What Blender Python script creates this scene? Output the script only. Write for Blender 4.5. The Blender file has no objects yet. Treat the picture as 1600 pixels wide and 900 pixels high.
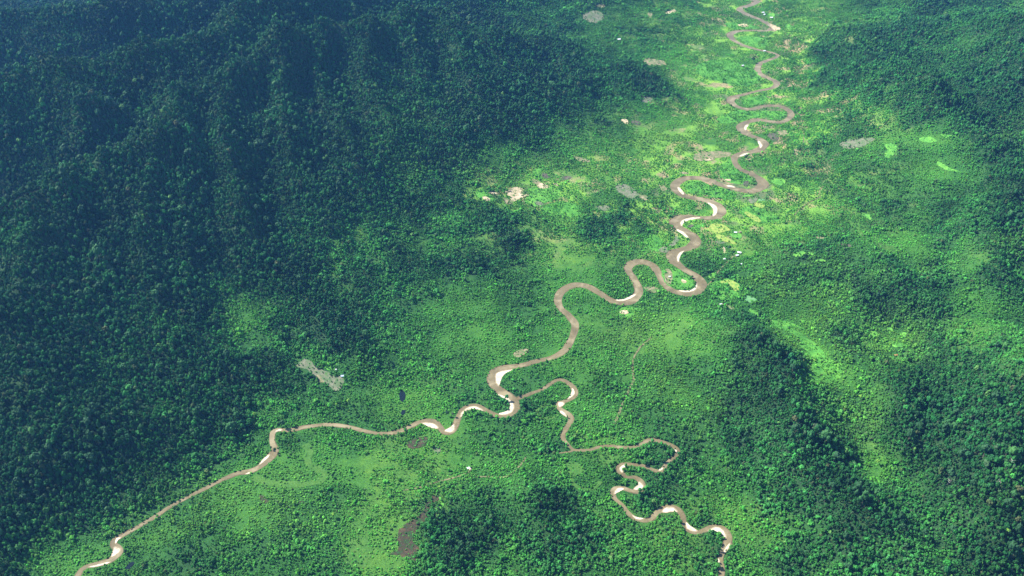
import bpy, bmesh, math, random
import numpy as np
from mathutils import Vector, Matrix, noise as mnoise
from mathutils.geometry import delaunay_2d_cdt

random.seed(7)
rng = np.random.default_rng(11)
scn = bpy.context.scene
COL = scn.collection

# ------------------------------------------------------------------ camera
CAM_H = 2400.0
PITCH = math.radians(36.0)          # below the horizon
F_PX = 1518.0                       # focal length in pixels of the 1600 px wide photograph
cam_d = bpy.data.cameras.new("camera")
cam_d.sensor_width = 36.0
cam_d.lens = F_PX / 1600.0 * 36.0
cam_d.clip_start = 1.0
cam_d.clip_end = 90000.0
cam = bpy.data.objects.new("camera", cam_d)
COL.objects.link(cam)
cam.location = (0, 0, CAM_H)
cam.rotation_euler = (math.radians(90) - PITCH, 0, 0)
scn.camera = cam

# ------------------------------------------------------------------ light
SUN_EL = math.radians(45.0)
SUN_DIR = Vector((-0.90, 0.42, 0.0)).normalized()      # horizontal direction towards the sun
to_sun = Vector((SUN_DIR.x * math.cos(SUN_EL), SUN_DIR.y * math.cos(SUN_EL), math.sin(SUN_EL)))
world = bpy.data.worlds.new("World")
scn.world = world
world.use_nodes = True
wn = world.node_tree
bg = wn.nodes["Background"]
sky = wn.nodes.new("ShaderNodeTexSky")
sky.sky_type = 'NISHITA'
sky.sun_disc = False
sky.sun_elevation = SUN_EL
sky.sun_rotation = math.atan2(SUN_DIR.x, SUN_DIR.y)
sky.altitude = 0
sky.air_density = 1.3
sky.dust_density = 0.6
sky.ozone_density = 2.5
wn.links.new(sky.outputs[0], bg.inputs[0])
bg.inputs[1].default_value = 0.07
sun_d = bpy.data.lights.new("sun", 'SUN')
sun_d.energy = 4.9
sun_d.angle = math.radians(0.5)
sun_d.color = (1.0, 0.95, 0.86)
sun = bpy.data.objects.new("sun", sun_d)
COL.objects.link(sun)
sun.rotation_euler = to_sun.to_track_quat('Z', 'Y').to_euler()
scn.view_settings.view_transform = 'Standard'
scn.view_settings.look = 'None'
scn.view_settings.gamma = 1.0
scn.view_settings.exposure = 1.55

HAZE_DENSITY = 1.35e-5

# ------------------------------------------------------------------ projection helpers
CP, SP = math.cos(PITCH), math.sin(PITCH)

def ray(px, py):
    px = np.asarray(px, float); py = np.asarray(py, float)
    a = px - 800.0
    b = 450.0 - py
    return a, F_PX * CP + b * SP, -F_PX * SP + b * CP

def unproj(px, py, z=0.0):
    dx, dy, dz = ray(px, py)
    t = (z - CAM_H) / dz
    return dx * t, dy * t

def proj(x, y, z):
    zz = z - CAM_H
    depth = y * CP - zz * SP
    depth = np.maximum(depth, 1.0)
    u = x / depth * F_PX + 800.0
    v = 450.0 - (y * SP + zz * CP) / depth * F_PX
    return u, v, depth

# ------------------------------------------------------------------ numpy noise
def _hash(ix, iy, seed):
    h = (ix.astype(np.int64) * 374761393 + iy.astype(np.int64) * 668265263 + seed * 1274126177) & 0xffffffff
    h = ((h ^ (h >> 13)) * 1274126177) & 0xffffffff
    return ((h ^ (h >> 16)) & 0xffffff) / float(0xffffff)

def vnoise(x, y, scale, seed=0):
    x = np.asarray(x, float) / scale; y = np.asarray(y, float) / scale
    ix = np.floor(x); iy = np.floor(y)
    fx = x - ix; fy = y - iy
    fx = fx * fx * fx * (fx * (fx * 6 - 15) + 10); fy = fy * fy * fy * (fy * (fy * 6 - 15) + 10)
    a = _hash(ix, iy, seed); b = _hash(ix + 1, iy, seed)
    c = _hash(ix, iy + 1, seed); d = _hash(ix + 1, iy + 1, seed)
    return (a + (b - a) * fx) * (1 - fy) + (c + (d - c) * fx) * fy     # 0..1

def fbm(x, y, scale, octv=4, seed=0, gain=0.5):
    s = 0; amp = 1; tot = 0
    for k in range(octv):
        r = 0.6 * k
        xr = x * math.cos(r) - y * math.sin(r); yr = x * math.sin(r) + y * math.cos(r)
        s = s + amp * vnoise(xr, yr, scale / (2 ** k), seed + k * 17)
        tot += amp; amp *= gain
    return s / tot

def ridged(x, y, scale, octv=4, seed=0):
    s = 0; amp = 1; tot = 0
    for k in range(octv):
        r = 0.9 * k + 0.3
        xr = x * math.cos(r) - y * math.sin(r); yr = x * math.sin(r) + y * math.cos(r)
        n = 1 - np.abs(2 * vnoise(xr, yr, scale / (2 ** k), seed + k * 31) - 1)
        s = s + amp * n * n
        tot += amp; amp *= 0.5
    return s / tot

def sstep(a, b, x):
    t = np.clip((x - a) / (b - a), 0, 1)
    return t * t * (3 - 2 * t)

# ------------------------------------------------------------------ river courses (photo pixels, with width)
MAIN = [(1140,-22,7),(1150,-8,8),(1172,-1,9),(1182,2,9),(1178,6,9),(1170,9,9),(1160,12,10),(1156,15,11),(1160,19,9),(1168,23,8),(1178,27,7),
(1188,31,7),(1197,36,8),(1206,41,9),(1208,45,7),(1198,48,5),(1180,48,5),(1160,48,6),(1148,50,9),(1141,54,10),(1143,60,9),(1150,65,7),
(1160,70,6),(1170,74,6),(1180,77,5),(1195,80,5),(1208,83,5),(1216,87,5),(1212,90,5),(1204,93,6),(1195,96,7),(1187,100,8),(1184,105,9),
(1184,111,10),(1189,117,10),(1199,122,8),(1210,126,9),(1214,131,11),(1209,136.5,8),(1199,139.5,6),(1185,142,5),(1169,146,6),(1153,150,8),
(1144,153.5,11),(1141.5,158.5,11),(1147,164,9),(1156,168,8),(1167,170.5,8),(1180,169.5,8),(1193,166.5,9),(1207,165.5,8),(1220,166.7,9),
(1231,171.5,10),(1236,178.7,10),(1232,186,9),(1223,190.6,8),(1207,190.6,8),(1191,188,8),(1176,188.7,9),(1163,193.3,12),(1157,199,14),
(1162,206.5,12),(1171,211,9),(1179,214.5,10),(1188,218.5,11),(1194,225,14),(1189,232.5,12),(1177,236.7,9),(1162,239.5,11),(1149,244.5,10),
(1147.5,252,9),(1153,261.5,9),(1163,267.5,9),(1177,273.3,10),(1189,281,14),(1192.5,288.3,15),(1185,295,13),(1172,299,11),(1155,296.7,10),
(1138,292.5,10),(1123,287.5,10),(1108,281.7,11),(1093,278.3,10),(1078,278,11),(1063,281.7,13),(1054.5,290,15),(1060,300,14),(1073,307.5,11),
(1092,310.8,11),(1108,315,13),(1121,322,16),(1125,331,18),(1117,339,12),(1102,340.5,9),(1083,339.5,10),(1067,339.5,12),(1055,346.5,17),
(1061,356,15),(1073,362.5,13),(1083,370,15),(1087,378,17),(1078,386.7,14),(1065,391,13),(1053,395.5,16),(1050,403,16),(1057,411.7,13),
(1070,421.7,10),(1083,429,11),(1093,436.7,14),(1097,445,15),(1092,453,14),(1078,459,13),(1063,458,11),(1048,453,10),(1036,441.7,10),
(1028.5,427,11),(1021,416,12),(1010,410.5,12),(997,409,13),(985,413.5,14),(981.7,423,11),(990,435,9),(996.5,446.7,11),(998,456.7,13),
(991,468,13),(980,473,11),(967,472.5,10),(953,469,11),(943,462.5,10),(930,454,10),(917,447.5,11),(900,445.5,11),(885,450,12),(875,458.5,12),
(871.7,471,11),(877,483,9),(887,491.7,10),(896,502,12),(898.5,513,11),(894,528,10),(887,541.7,10),(877,551.7,10),(866,558,9),(850,561.7,8),
(833,565.8,8),(817,570.5,8),(797,573.5,10),(780,577.5,12),(771,584.5,13),(768,594,12),(772,603,12),(782,611,12),(793,617.5,12),(802,626.7,12),
(805,636.7,12),(801.5,643.5,10),(795,649,8),(783,651,7),(772,647.5,7),(760,641.5,7),(750,636,7),(740,634,7),(728,636.8,7),(721,643,8),(715.5,653,8),
(713,663,9),(709,671,9),(702,676.5,8),(693,674.8,8),(687.5,668.5,8),(682,661.7,8),(673,657.8,8),(660,658.5,8),(650,661.7,8),(640,667,8),
(627,673,7),(613,676.7,6),(600,677.5,5.5),(587,677,5),(567,672.7,6),(543,666.7,6),(513,663.5,6.5),(483,666.5,6.5),(460,671,6.5),(447,672.5,6),
(434,671.5,7),(426.5,675.5,8),(424.5,686.7,7),(427,696.7,8),(429.5,703,10),(426,711,13),(417,720,13),(407,728.5,10),(399,733,8),(388,737,8),
(373,739,6.5),(360,744,6.5),(340,753,6),(323,762,6),(310,768.5,6),(293,777.5,5.5),(277,785.8,5.5),(260,795.5,6),(250,802.5,6),(233,813,6),
(213,825,6),(193,835.8,7),(181,843,8),(177.5,850,8),(184,857,12),(187,863,11),(181,870,8),(170,876.5,9),(153,881.5,9),(137,885,8),(128,890,7),
(123,897,8),(117,906,8),(108,918,8),(95,935,8)]
TRIB = [(803,624,8),(812,621.5,6),(820,619,6),(833,613.5,5.5),(848,608,5),(858,601,5),(867,595.5,5),(877,593.5,5.5),(888,598.5,7),(896,607,9),
(898,615,9),(893,622,8),(883,627,6),(873,630.5,8),(873,637,7),(880,642.5,8),(889,648.5,9),(892,657,8),(886,667.5,7),(880.5,677,6),(880,685,5.5),(887,694,4.5),
(894,701.5,4.5),(900,703.5,4),(909,703.5,4.5),(922,703,5),(937,698.5,5),(955,697,5),(970,699,5),(990,698.7,5),(1003,694,5),(1010,689.5,6),(1020,687.5,6.5),
(1037,691,5.5),(1050,696.7,5.5),(1058,703,7),(1058,712,6),(1047,719,5),(1039,728,5),(1032.5,736,6),(1020,734,5),(1007,728.5,5),(990,726,5.5),(976,725.5,7),
(968,731,9),(970.5,739.5,8),(980,745.5,5),(992,746,7),(1001,752,9),(1004,760,10),(998,767,8),(987,767,6),(973,763,7),(962,764,9),(958,770.5,8),(962,780,6),
(973,790,6),(982,801.5,6),(991.5,809.5,7),(1006,813.5,7),(1018,810,7),(1027,801,8),(1036,795,9),(1048,792.5,10),(1060,797,9),(1067,807,7),(1069,818,7),
(1076,828,9),(1089,832.5,7),(1100,829,7),(1110,825,9),(1121,824,10),(1132,829,12),(1138,839,12),(1136,850,11),(1130,861,9),(1126,871.5,7),(1127,882,7),
(1128,894,7),(1127,904,7),(1122,918,7),(1112,935,7)]
STUB = [(866,708.5,1.6),(873,708,2),(882,707,3),(890,706,4),(897,703,4)]

def catmull(pts, step=8.0):
    P = []
    for (px, py, w) in pts:
        x, y = unproj(px, py)
        _, _, d = proj(x, y, 0.0)
        P.append((float(x), float(y), w * float(d) / F_PX))
    P = np.array(P)
    out = []
    for i in range(len(P) - 1):
        p0 = P[max(i - 1, 0)]; p1 = P[i]; p2 = P[i + 1]; p3 = P[min(i + 2, len(P) - 1)]
        n = max(2, int(np.hypot(*(p2 - p1)[:2]) / step))
        for k in range(n):
            t = k / n
            out.append(0.5 * ((2 * p1) + (-p0 + p2) * t + (2 * p0 - 5 * p1 + 4 * p2 - p3) * t * t + (-p0 + 3 * p1 - 3 * p2 + p3) * t ** 3))
    out.append(P[-1])
    return np.array(out)

R_MAIN, R_TRIB, R_STUB = catmull(MAIN), catmull(TRIB, 6.0), catmull(STUB, 5.0)

# ------------------------------------------------------------------ world grid
X0, X1, Y0, Y1 = -4600.0, 4600.0, 1300.0, 8600.0
STEP = 12.0
NX = int((X1 - X0) / STEP) + 1; NY = int((Y1 - Y0) / STEP) + 1
gx = X0 + np.arange(NX) * STEP; gy = Y0 + np.arange(NY) * STEP
GX, GY = np.meshgrid(gx, gy)

# distance to the rivers on a coarse grid
DS = 24.0
dnx = int((X1 - X0) / DS) + 2; dny = int((Y1 - Y0) / DS) + 2
DX, DY = np.meshgrid(X0 + np.arange(dnx) * DS, Y0 + np.arange(dny) * DS)
DD = np.full(DX.shape, 1e9)
for line in (R_MAIN[::4], R_TRIB[::4]):
    for p in line:
        np.minimum(DD, np.hypot(DX - p[0], DY - p[1]), out=DD)

def bil(grid, x, y, st):
    fx = np.clip((x - X0) / st, 0, grid.shape[1] - 1.001); fy = np.clip((y - Y0) / st, 0, grid.shape[0] - 1.001)
    ix = fx.astype(int); iy = fy.astype(int); fx = fx - ix; fy = fy - iy
    return ((grid[iy, ix] * (1 - fx) + grid[iy, ix + 1] * fx) * (1 - fy) + (grid[iy + 1, ix] * (1 - fx) + grid[iy + 1, ix + 1] * fx) * fy)

# ------------------------------------------------------------------ hills: ridge crests (pixel, pixel, height) and half width
RIDGES = [
 ([(80,300,450),(60,380,330),(20,460,240)], 270),
 ([(130,270,470),(150,350,340),(120,440,240),(110,560,130)], 270),
 ([(253,160,540),(270,250,400),(250,350,280),(270,450,150)], 280),
 ([(90,98,640),(130,160,560)], 260), ([(200,80,660),(240,120,560)], 260),
 ([(620,25,500),(650,120,330),(690,220,170)], 260),
 ([(500,40,580),(520,150,400),(570,250,240),(600,340,90)], 270),
 ([(-500,60,520),(-200,50,520),(0,28,540),(150,8,580),(300,-30,620),(420,-75,650)], 560),
 ([(-200,50,520),(-150,110,400)], 400),
 ([(-400,150,560),(-60,130,620),(90,98,640),(200,80,660),(300,52,680),(345,10,700),(420,-40,760),(520,-120,800)], 560),
 ([(-500,420,400),(-80,365,420),(0,342,430),(80,300,450),(130,270,470),(213,230,500),(253,160,540),(330,115,580),(420,60,620)], 470),
 ([(420,60,620),(560,30,560),(680,20,470),(750,60,350)], 480),
 ([(420,60,620),(440,190,420),(500,300,230),(560,400,70)], 400),
 ([(330,115,580),(330,240,420),(370,340,260),(400,430,120)], 360),
 ([(690,20,470),(715,90,380),(735,170,230),(762,240,90)], 300),
 ([(560,30,560),(590,130,400),(620,220,250),(650,300,90)], 320),
 ([(213,230,500),(190,330,380),(200,450,230),(290,590,70)], 400),
 ([(0,342,430),(-20,500,330),(50,640,180),(110,750,60)], 430),
 ([(750,60,350),(850,50,250),(890,110,160),(905,180,60)], 330),
 ([(520,-120,800),(700,-90,500),(850,-60,300)], 600),
 ([(1000,118,55),(1040,140,50)], 110),
 ([(520,490,45),(570,530,45)], 130),
 ([(1110,490,45),(1180,530,85),(1230,600,70),(1250,680,80),(1350,780,80),(1450,900,75),(1520,1000,80)], 170),
 ([(1300,50,110),(1420,120,170),(1500,190,140),(1600,260,150),(1750,350,170)], 330),
 ([(1560,30,220),(1700,60,330),(1900,100,400)], 520),
 ([(1560,330,90),(1570,420,80)], 200),
 ([(1620,560,110),(1600,700,110),(1560,820,80)], 220),
 ([(880,700,30),(860,780,38),(905,850,32)], 95),
 ([(1320,560,30),(1400,600,50),(1430,690,45)], 130),
 ([(100,840,30),(30,800,60),(-100,760,100)], 160),
]
def seg_d(x, y, a, b):
    vx, vy = b[0] - a[0], b[1] - a[1]
    t = np.clip(((x - a[0]) * vx + (y - a[1]) * vy) / (vx * vx + vy * vy + 1e-9), 0, 1)
    return np.hypot(x - a[0] - t * vx, y - a[1] - t * vy), a[2] + (b[2] - a[2]) * t

RW = []
for pts, w in RIDGES:
    L = []
    mountain = max(q[2] for q in pts) > 240 and pts[0][0] < 900
    for (px, py, h) in pts:
        h = h * (0.86 if mountain else 1.5)
        x, y = unproj(px, py, h)
        L.append((float(x), float(y), float(h)))
    RW.append((L, w * (0.85 if w > 450 else 0.95 if w > 250 else 1.0)))

def height_raw(x, y):
    wx = x + 150 * (fbm(x, y, 750, 4, 5) - 0.5) * 2
    wy = y + 150 * (fbm(x, y, 750, 4, 9) - 0.5) * 2
    s = np.zeros_like(wx)
    for L, w in RW:
        best = np.zeros_like(wx)
        for a, b in zip(L[:-1], L[1:]):
            d, h = seg_d(wx, wy, a, b)
            best = np.maximum(best, h * np.exp(-(d / w) ** (1.12 if w > 250 else 1.45)))
        s += best ** 6.0
    h = s ** (1 / 6.0)
    # spurs run down towards the valley, to the lower right: stretch the ridged noise that way
    xs_ = x * 0.95 - y * 0.31; ys_ = x * 0.31 + y * 0.95
    rd = ridged(xs_ * 0.45, ys_, 800, 2, 40) - 0.45
    rd2 = ridged(xs_ * 0.6, ys_, 330, 2, 90) - 0.45
    h = h * (1 + 0.15 * rd) + np.minimum(h, 200) * 0.20 * rd2
    h = h + 26 * (fbm(x, y, 330, 4, 70) - 0.42)
    riv = bil(DD, x, y, DS)
    roll = ridged(x * 0.8 + y * 0.6, (-x * 0.6 + y * 0.8) * 0.6, 620, 3, 140)
    h = h + 105 * np.maximum(roll - 0.22, 0) * sstep(250, 800, riv) * sstep(200, 900, x)
    m = sstep(40, 420, riv)
    h = h * m
    return np.maximum(h, 0.0) * sstep(25, 120, riv)

HG = height_raw(GX, GY)
HG[HG < 0.02] = 0.0
def height(x, y):
    return bil(HG, np.asarray(x, float), np.asarray(y, float), STEP)

def on_ground(px, py):
    """where the sight line through a photo pixel meets the terrain (nearest hit)"""
    px = np.atleast_1d(np.asarray(px, float)); py = np.atleast_1d(np.asarray(py, float))
    dx, dy, dz = ray(px, py)
    ts = np.linspace(0, 1, 260)[:, None]
    z = 950 * (1 - ts) + 0 * ts
    t = (z - CAM_H) / dz[None]
    X = dx[None] * t; Y = dy[None] * t
    below = height(X, Y) >= z - 1e-6
    k = np.argmax(below, axis=0); k[~below.any(axis=0)] = 259
    k0 = np.maximum(k - 1, 0); c = np.arange(len(px))
    za, zb = z[k0, 0], z[k, 0]
    for _ in range(12):
        zm = (za + zb) / 2
        t = (zm - CAM_H) / dz
        inside = height(dx * t, dy * t) >= zm
        zb = np.where(inside, zm, zb); za = np.where(inside, za, zm)
    t = (zb - CAM_H) / dz
    return dx * t, dy * t

# ------------------------------------------------------------------ how wooded the land is (0 open grass .. 9 tall old forest)
COVER = """
9 9 9 8 8 8 8 9 9 9 9 9 8 8 8 8 7 6 5 4 4 5 4 3 4 4 4 5 7 7 7 7
8 9 8 8 8 9 9 9 9 9 9 8 8 9 9 8 8 8 6 6 5 4 2 3 4 5 7 8 8 7 7 7
8 8 8 8 9 9 9 9 9 9 9 9 8 8 8 9 9 8 7 6 7 3 2 3 4 6 7 7 7 7 7 8
8 8 9 9 8 9 9 9 9 9 9 9 8 8 8 8 8 7 6 5 5 3 3 3 4 5 6 6 6 6 7 7
8 8 8 8 8 9 8 9 9 9 9 8 8 8 7 6 6 5 5 5 4 3 3 4 5 5 5 4 4 3 6 7
8 8 8 8 9 9 9 9 8 8 8 8 7 7 6 5 3 3 4 4 3 3 3 3 4 4 5 5 5 4 5 7
7 8 9 9 9 9 9 9 9 8 8 7 7 6 6 5 3 3 4 5 5 4 3 3 3 4 4 5 5 6 6 7
8 9 9 9 9 9 9 8 8 7 6 6 6 6 6 6 5 4 6 5 4 5 3 4 5 5 5 4 4 6 7 7
9 9 9 9 9 8 8 8 8 7 5 5 6 6 5 6 5 4 4 4 3 5 5 4 5 5 5 6 6 6 6 6
9 9 9 9 8 8 7 4 6 6 5 5 5 4 3 4 5 4 4 5 4 4 6 4 4 4 5 6 6 6 5 5
9 9 8 8 8 7 7 4 5 7 8 6 5 4 3 3 4 3 4 4 3 4 5 7 4 4 6 5 5 6 5 5
9 9 8 7 7 8 8 7 5 4 4 5 5 4 4 3 4 4 4 4 4 3 5 6 7 4 3 5 6 6 6 5
9 8 8 7 7 6 7 7 6 5 5 4 2 3 4 4 5 4 4 4 5 4 5 6 6 5 4 5 7 7 6 6
9 8 8 8 7 7 6 8 3 3 4 4 4 3 4 5 5 5 4 4 5 5 5 5 6 7 6 6 7 7 7 7
9 8 8 7 6 6 5 3 1 1 1 2 3 3 3 4 5 5 5 4 5 5 5 5 6 7 7 5 6 7 7 7
8 8 7 7 6 5 3 1 2 3 4 4 4 4 4 5 5 6 4 4 5 4 4 5 6 6 7 7 6 6 7 7
8 7 6 6 4 3 4 4 4 4 4 3 2 5 5 5 5 6 6 5 4 4 5 3 4 5 7 7 6 6 7 7
8 4 2 4 5 5 5 5 5 5 5 3 3 5 5 5 5 6 5 5 5 5 5 3 5 5 6 6 6 6 7 7
"""
CV = np.array([[float(c) for c in r.split()] for r in COVER.strip().splitlines()])

# local departures: (px, py, rx, ry, angle in degrees, change)
BLOBS = [(645,628,38,20,0,-1.6),(1500,640,220,300,0,0.8),(520,540,150,110,0,0.8),(800,880,300,50,0,0.5),(560,740,170,50,0,-1.0),(460,800,60,40,0,0.5),(1180,700,120,120,0,0.5),(760,760,160,80,0,0.5),(250,600,120,120,0,0.6),(1060,200,120,110,0,-0.7),(900,430,80,50,0,-0.7),(960,560,70,80,0,-0.6),(720,500,90,50,0,-0.8),(1000,420,60,30,0,-0.4),(1180,400,40,30,0,-0.6),(1220,300,50,50,0,-0.6),(1110,150,80,130,0,-1.7),(1110,320,100,80,0,-1.5),(860,305,70,26,0,-1.2),(1130,60,60,40,0,-0.8),(1020,250,90,40,0,-0.8),(760,520,60,40,0,-0.8),(395,487,45,22,-25,-1.6),(175,560,40,16,-15,-2),(540,520,36,26,0,2.5),(615,440,30,20,0,1.5),(1015,128,32,22,0,1.6),
 (1170,520,34,20,25,1.2),(1235,575,30,30,0,1.2),(1095,415,22,20,0,2),(1090,38,40,10,0,1),(1060,75,40,14,0,1),(1110,65,24,8,0,1),
 (760,240,26,22,-40,-1.5),(730,285,60,18,-10,-1),(640,370,50,25,0,-1),(1150,810,22,26,40,-3),(1090,625,45,16,15,-1.8),(1105,545,45,18,10,-1.5),
 (1400,525,36,22,0,-2.5),(1270,540,50,20,40,-2.5),(1285,590,40,12,-10,-2),(1400,370,60,16,25,-2),(1515,420,20,60,-10,-2),(1540,480,50,25,30,-1.5),
 (1370,730,30,24,45,-2.5),(1440,220,60,12,0,-2),(1450,260,50,10,20,-1.5),(1110,115,60,14,0,-1.5),(1120,190,40,30,0,-1),(1500,65,40,10,0,-1),
 (230,850,40,14,-10,-2),(60,880,70,14,0,-2),(330,800,60,25,-30,-1),(480,740,90,25,0,-1.2),(470,690,60,10,0,1.2),(440,745,40,8,0,2.2),(545,712,22,14,-35,2.5),
 (500,765,60,10,0,1.4),(700,840,50,40,0,0.6),(850,770,40,60,0,0.9),(760,800,30,30,0,0.8),(945,590,40,60,0,0),(935,615,30,30,0,1.2),(1050,760,20,10,0,0.6),
 (905,610,30,40,0,-0.6),(1030,725,40,12,0,1.2),(650,620,50,20,0,-1.6),(700,650,30,15,0,-1),(640,645,60,14,0,-1),(720,680,40,14,-30,-0.8),
 (570,860,28,30,0,-2),(870,410,60,20,0,-1),(890,390,30,8,0,-1),(920,370,30,20,0,1),(870,350,60,20,0,0.5),(960,340,60,14,0,0.5),(1040,330,50,10,0,1),
 (930,490,50,30,0,0.5),(1080,500,40,14,0,-1),(1045,560,30,26,0,-0.6),(1190,260,0.1,0.1,0,0),(1210,170,25,7,0,-1.5),(1100,360,20,8,0,-1.5),
 (405,310,60,60,0,0.5),(560,175,30,20,0,-1),(650,180,50,18,30,-1.3),(720,150,60,16,0,-0.8),(440,150,30,10,0,-1),(1560,200,60,50,0,0.8),(1480,100,60,30,0,-0.8)]

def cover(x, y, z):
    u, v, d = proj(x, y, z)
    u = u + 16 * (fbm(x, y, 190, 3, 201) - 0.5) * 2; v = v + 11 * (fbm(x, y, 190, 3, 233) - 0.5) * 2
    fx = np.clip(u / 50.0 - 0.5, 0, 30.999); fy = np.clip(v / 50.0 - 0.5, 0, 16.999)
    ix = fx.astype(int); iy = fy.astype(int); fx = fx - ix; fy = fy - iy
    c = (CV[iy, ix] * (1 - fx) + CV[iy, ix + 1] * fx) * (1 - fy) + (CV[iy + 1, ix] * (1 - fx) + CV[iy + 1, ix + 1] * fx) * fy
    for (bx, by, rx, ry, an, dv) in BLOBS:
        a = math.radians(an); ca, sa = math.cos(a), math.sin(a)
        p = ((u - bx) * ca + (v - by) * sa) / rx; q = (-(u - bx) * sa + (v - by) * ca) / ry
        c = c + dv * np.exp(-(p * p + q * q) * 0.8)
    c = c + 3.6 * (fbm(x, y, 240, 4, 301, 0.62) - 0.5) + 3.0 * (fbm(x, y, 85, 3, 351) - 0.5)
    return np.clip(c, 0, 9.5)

# ------------------------------------------------------------------ materials
def new_mat(name):
    m = bpy.data.materials.new(name); m.use_nodes = True
    nt = m.node_tree
    return m, nt, nt.nodes["Principled BSDF"]

def mix_rgb(nt, a, b, fac, mode='MIX'):
    n = nt.nodes.new("ShaderNodeMix"); n.data_type = 'RGBA'; n.blend_type = mode
    if isinstance(fac, (int, float)): n.inputs[0].default_value = fac
    else: nt.links.new(fac, n.inputs[0])
    for idx, s in ((6, a), (7, b)):
        if isinstance(s, tuple): n.inputs[idx].default_value = (*s, 1)
        else: nt.links.new(s, n.inputs[idx])
    return n.outputs[2]

def noise_tex(nt, scale, detail=4, rough=0.6, dist=0.0):
    tc = nt.nodes.new("ShaderNodeNewGeometry")
    n = nt.nodes.new("ShaderNodeTexNoise")
    n.inputs["Scale"].default_value = scale; n.inputs["Detail"].default_value = detail
    n.inputs["Roughness"].default_value = rough; n.inputs["Distortion"].default_value = dist
    nt.links.new(tc.outputs["Position"], n.inputs["Vector"])
    return n.outputs["Fac"]

def ramp(nt, fac, stops):
    r = nt.nodes.new("ShaderNodeValToRGB")
    el = r.color_ramp.elements
    while len(el) < len(stops): el.new(0.5)
    for e, (p, c) in zip(el, stops):
        e.position = p; e.color = (*c, 1)
    nt.links.new(fac, r.inputs[0])
    return r.outputs[0]

def foliage_mat(name, tint=None):
    m, nt, b = new_mat(name)
    if tint is None:
        at = nt.nodes.new("ShaderNodeAttribute"); at.attribute_type = 'INSTANCER'; at.attribute_name = "tint"
        base = at.outputs["Color"]
    else:
        base = tint
    n1 = noise_tex(nt, 0.55, 3, 0.7)
    v = ramp(nt, n1, [(0.3, (0.72, 0.74, 0.78)), (0.7, (1.3, 1.28, 1.15))])
    nt.links.new(mix_rgb(nt, base, v, 1.0, 'MULTIPLY'), b.inputs["Base Color"])
    b.inputs["Roughness"].default_value = 0.65
    b.inputs["Specular IOR Level"].default_value = 0.12
    return m

def surface_mat(name, c1, c2, c3, scale, rough=0.95, scale2=None):
    m, nt, b = new_mat(name)
    n = noise_tex(nt, scale, 6, 0.65, 0.4)
    c = ramp(nt, n, [(0.32, c1), (0.5, c2), (0.7, c3)])
    n2 = noise_tex(nt, scale2 or scale * 6, 4, 0.7)
    v = ramp(nt, n2, [(0.35, (0.72, 0.74, 0.72)), (0.65, (1.22, 1.2, 1.18))])
    nt.links.new(mix_rgb(nt, c, v, 1.0, 'MULTIPLY'), b.inputs["Base Color"])
    b.inputs["Roughness"].default_value = rough
    b.inputs["Specular IOR Level"].default_value = 0.15
    bp = nt.nodes.new("ShaderNodeBump"); bp.inputs["Strength"].default_value = 0.5; bp.inputs["Distance"].default_value = 1.5
    nt.links.new(n2, bp.inputs["Height"]); nt.links.new(bp.outputs[0], b.inputs["Normal"])
    return m

M = {}
# terrain: colour of the ground cover comes from an attribute stored on the mesh
m, nt, b = new_mat("ground_cover")
at = nt.nodes.new("ShaderNodeAttribute"); at.attribute_type = 'GEOMETRY'; at.attribute_name = "cover"
n1 = noise_tex(nt, 0.028, 6, 0.7, 0.5)
v1 = ramp(nt, n1, [(0.3, (0.62, 0.72, 0.7)), (0.5, (1, 1, 1)), (0.72, (1.55, 1.25, 1.0))])
n2 = noise_tex(nt, 0.22, 5, 0.75)
v2 = ramp(nt, n2, [(0.34, (0.5, 0.55, 0.5)), (0.66, (1.4, 1.35, 1.3))])
c = mix_rgb(nt, at.outputs["Color"], v1, 1.0, 'MULTIPLY')
nt.links.new(mix_rgb(nt, c, v2, 1.0, 'MULTIPLY'), b.inputs["Base Color"])
b.inputs["Roughness"].default_value = 0.9; b.inputs["Specular IOR Level"].default_value = 0.15
bp = nt.nodes.new("ShaderNodeBump"); bp.inputs["Strength"].default_value = 0.9; bp.inputs["Distance"].default_value = 3.0
nt.links.new(n2, bp.inputs["Height"]); nt.links.new(bp.outputs[0], b.inputs["Normal"])
M['ground'] = m

# silty river water
m, nt, b = new_mat("silty_river_water")
n = noise_tex(nt, 0.012, 5, 0.6, 1.2)
c = ramp(nt, n, [(0.33, (0.098, 0.080, 0.040)), (0.5, (0.14, 0.115, 0.060)), (0.66, (0.22, 0.185, 0.108))])
nt.links.new(c, b.inputs["Base Color"])
b.inputs["Roughness"].default_value = 0.28
b.inputs["IOR"].default_value = 1.33
n2 = noise_tex(nt, 0.5, 3, 0.6)
bp = nt.nodes.new("ShaderNodeBump"); bp.inputs["Strength"].default_value = 0.25; bp.inputs["Distance"].default_value = 0.5
nt.links.new(n2, bp.inputs["Height"]); nt.links.new(bp.outputs[0], b.inputs["Normal"])
M['water'] = m
m, nt, b = new_mat("dark_pond_water")
b.inputs["Base Color"].default_value = (0.006, 0.012, 0.016, 1); b.inputs["Roughness"].default_value = 0.1; b.inputs["Specular IOR Level"].default_value = 0.2
M['pond'] = m
M['sand'] = surface_mat("white_river_sand", (0.27, 0.235, 0.17), (0.46, 0.405, 0.31), (0.60, 0.545, 0.45), 0.06)
M['wet'] = surface_mat("wet_silty_sand", (0.17, 0.135, 0.08), (0.24, 0.19, 0.12), (0.32, 0.265, 0.18), 0.06, 0.5)
M['mud'] = surface_mat("wet_brown_mud", (0.07, 0.055, 0.035), (0.12, 0.09, 0.055), (0.17, 0.13, 0.08), 0.05)
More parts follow.
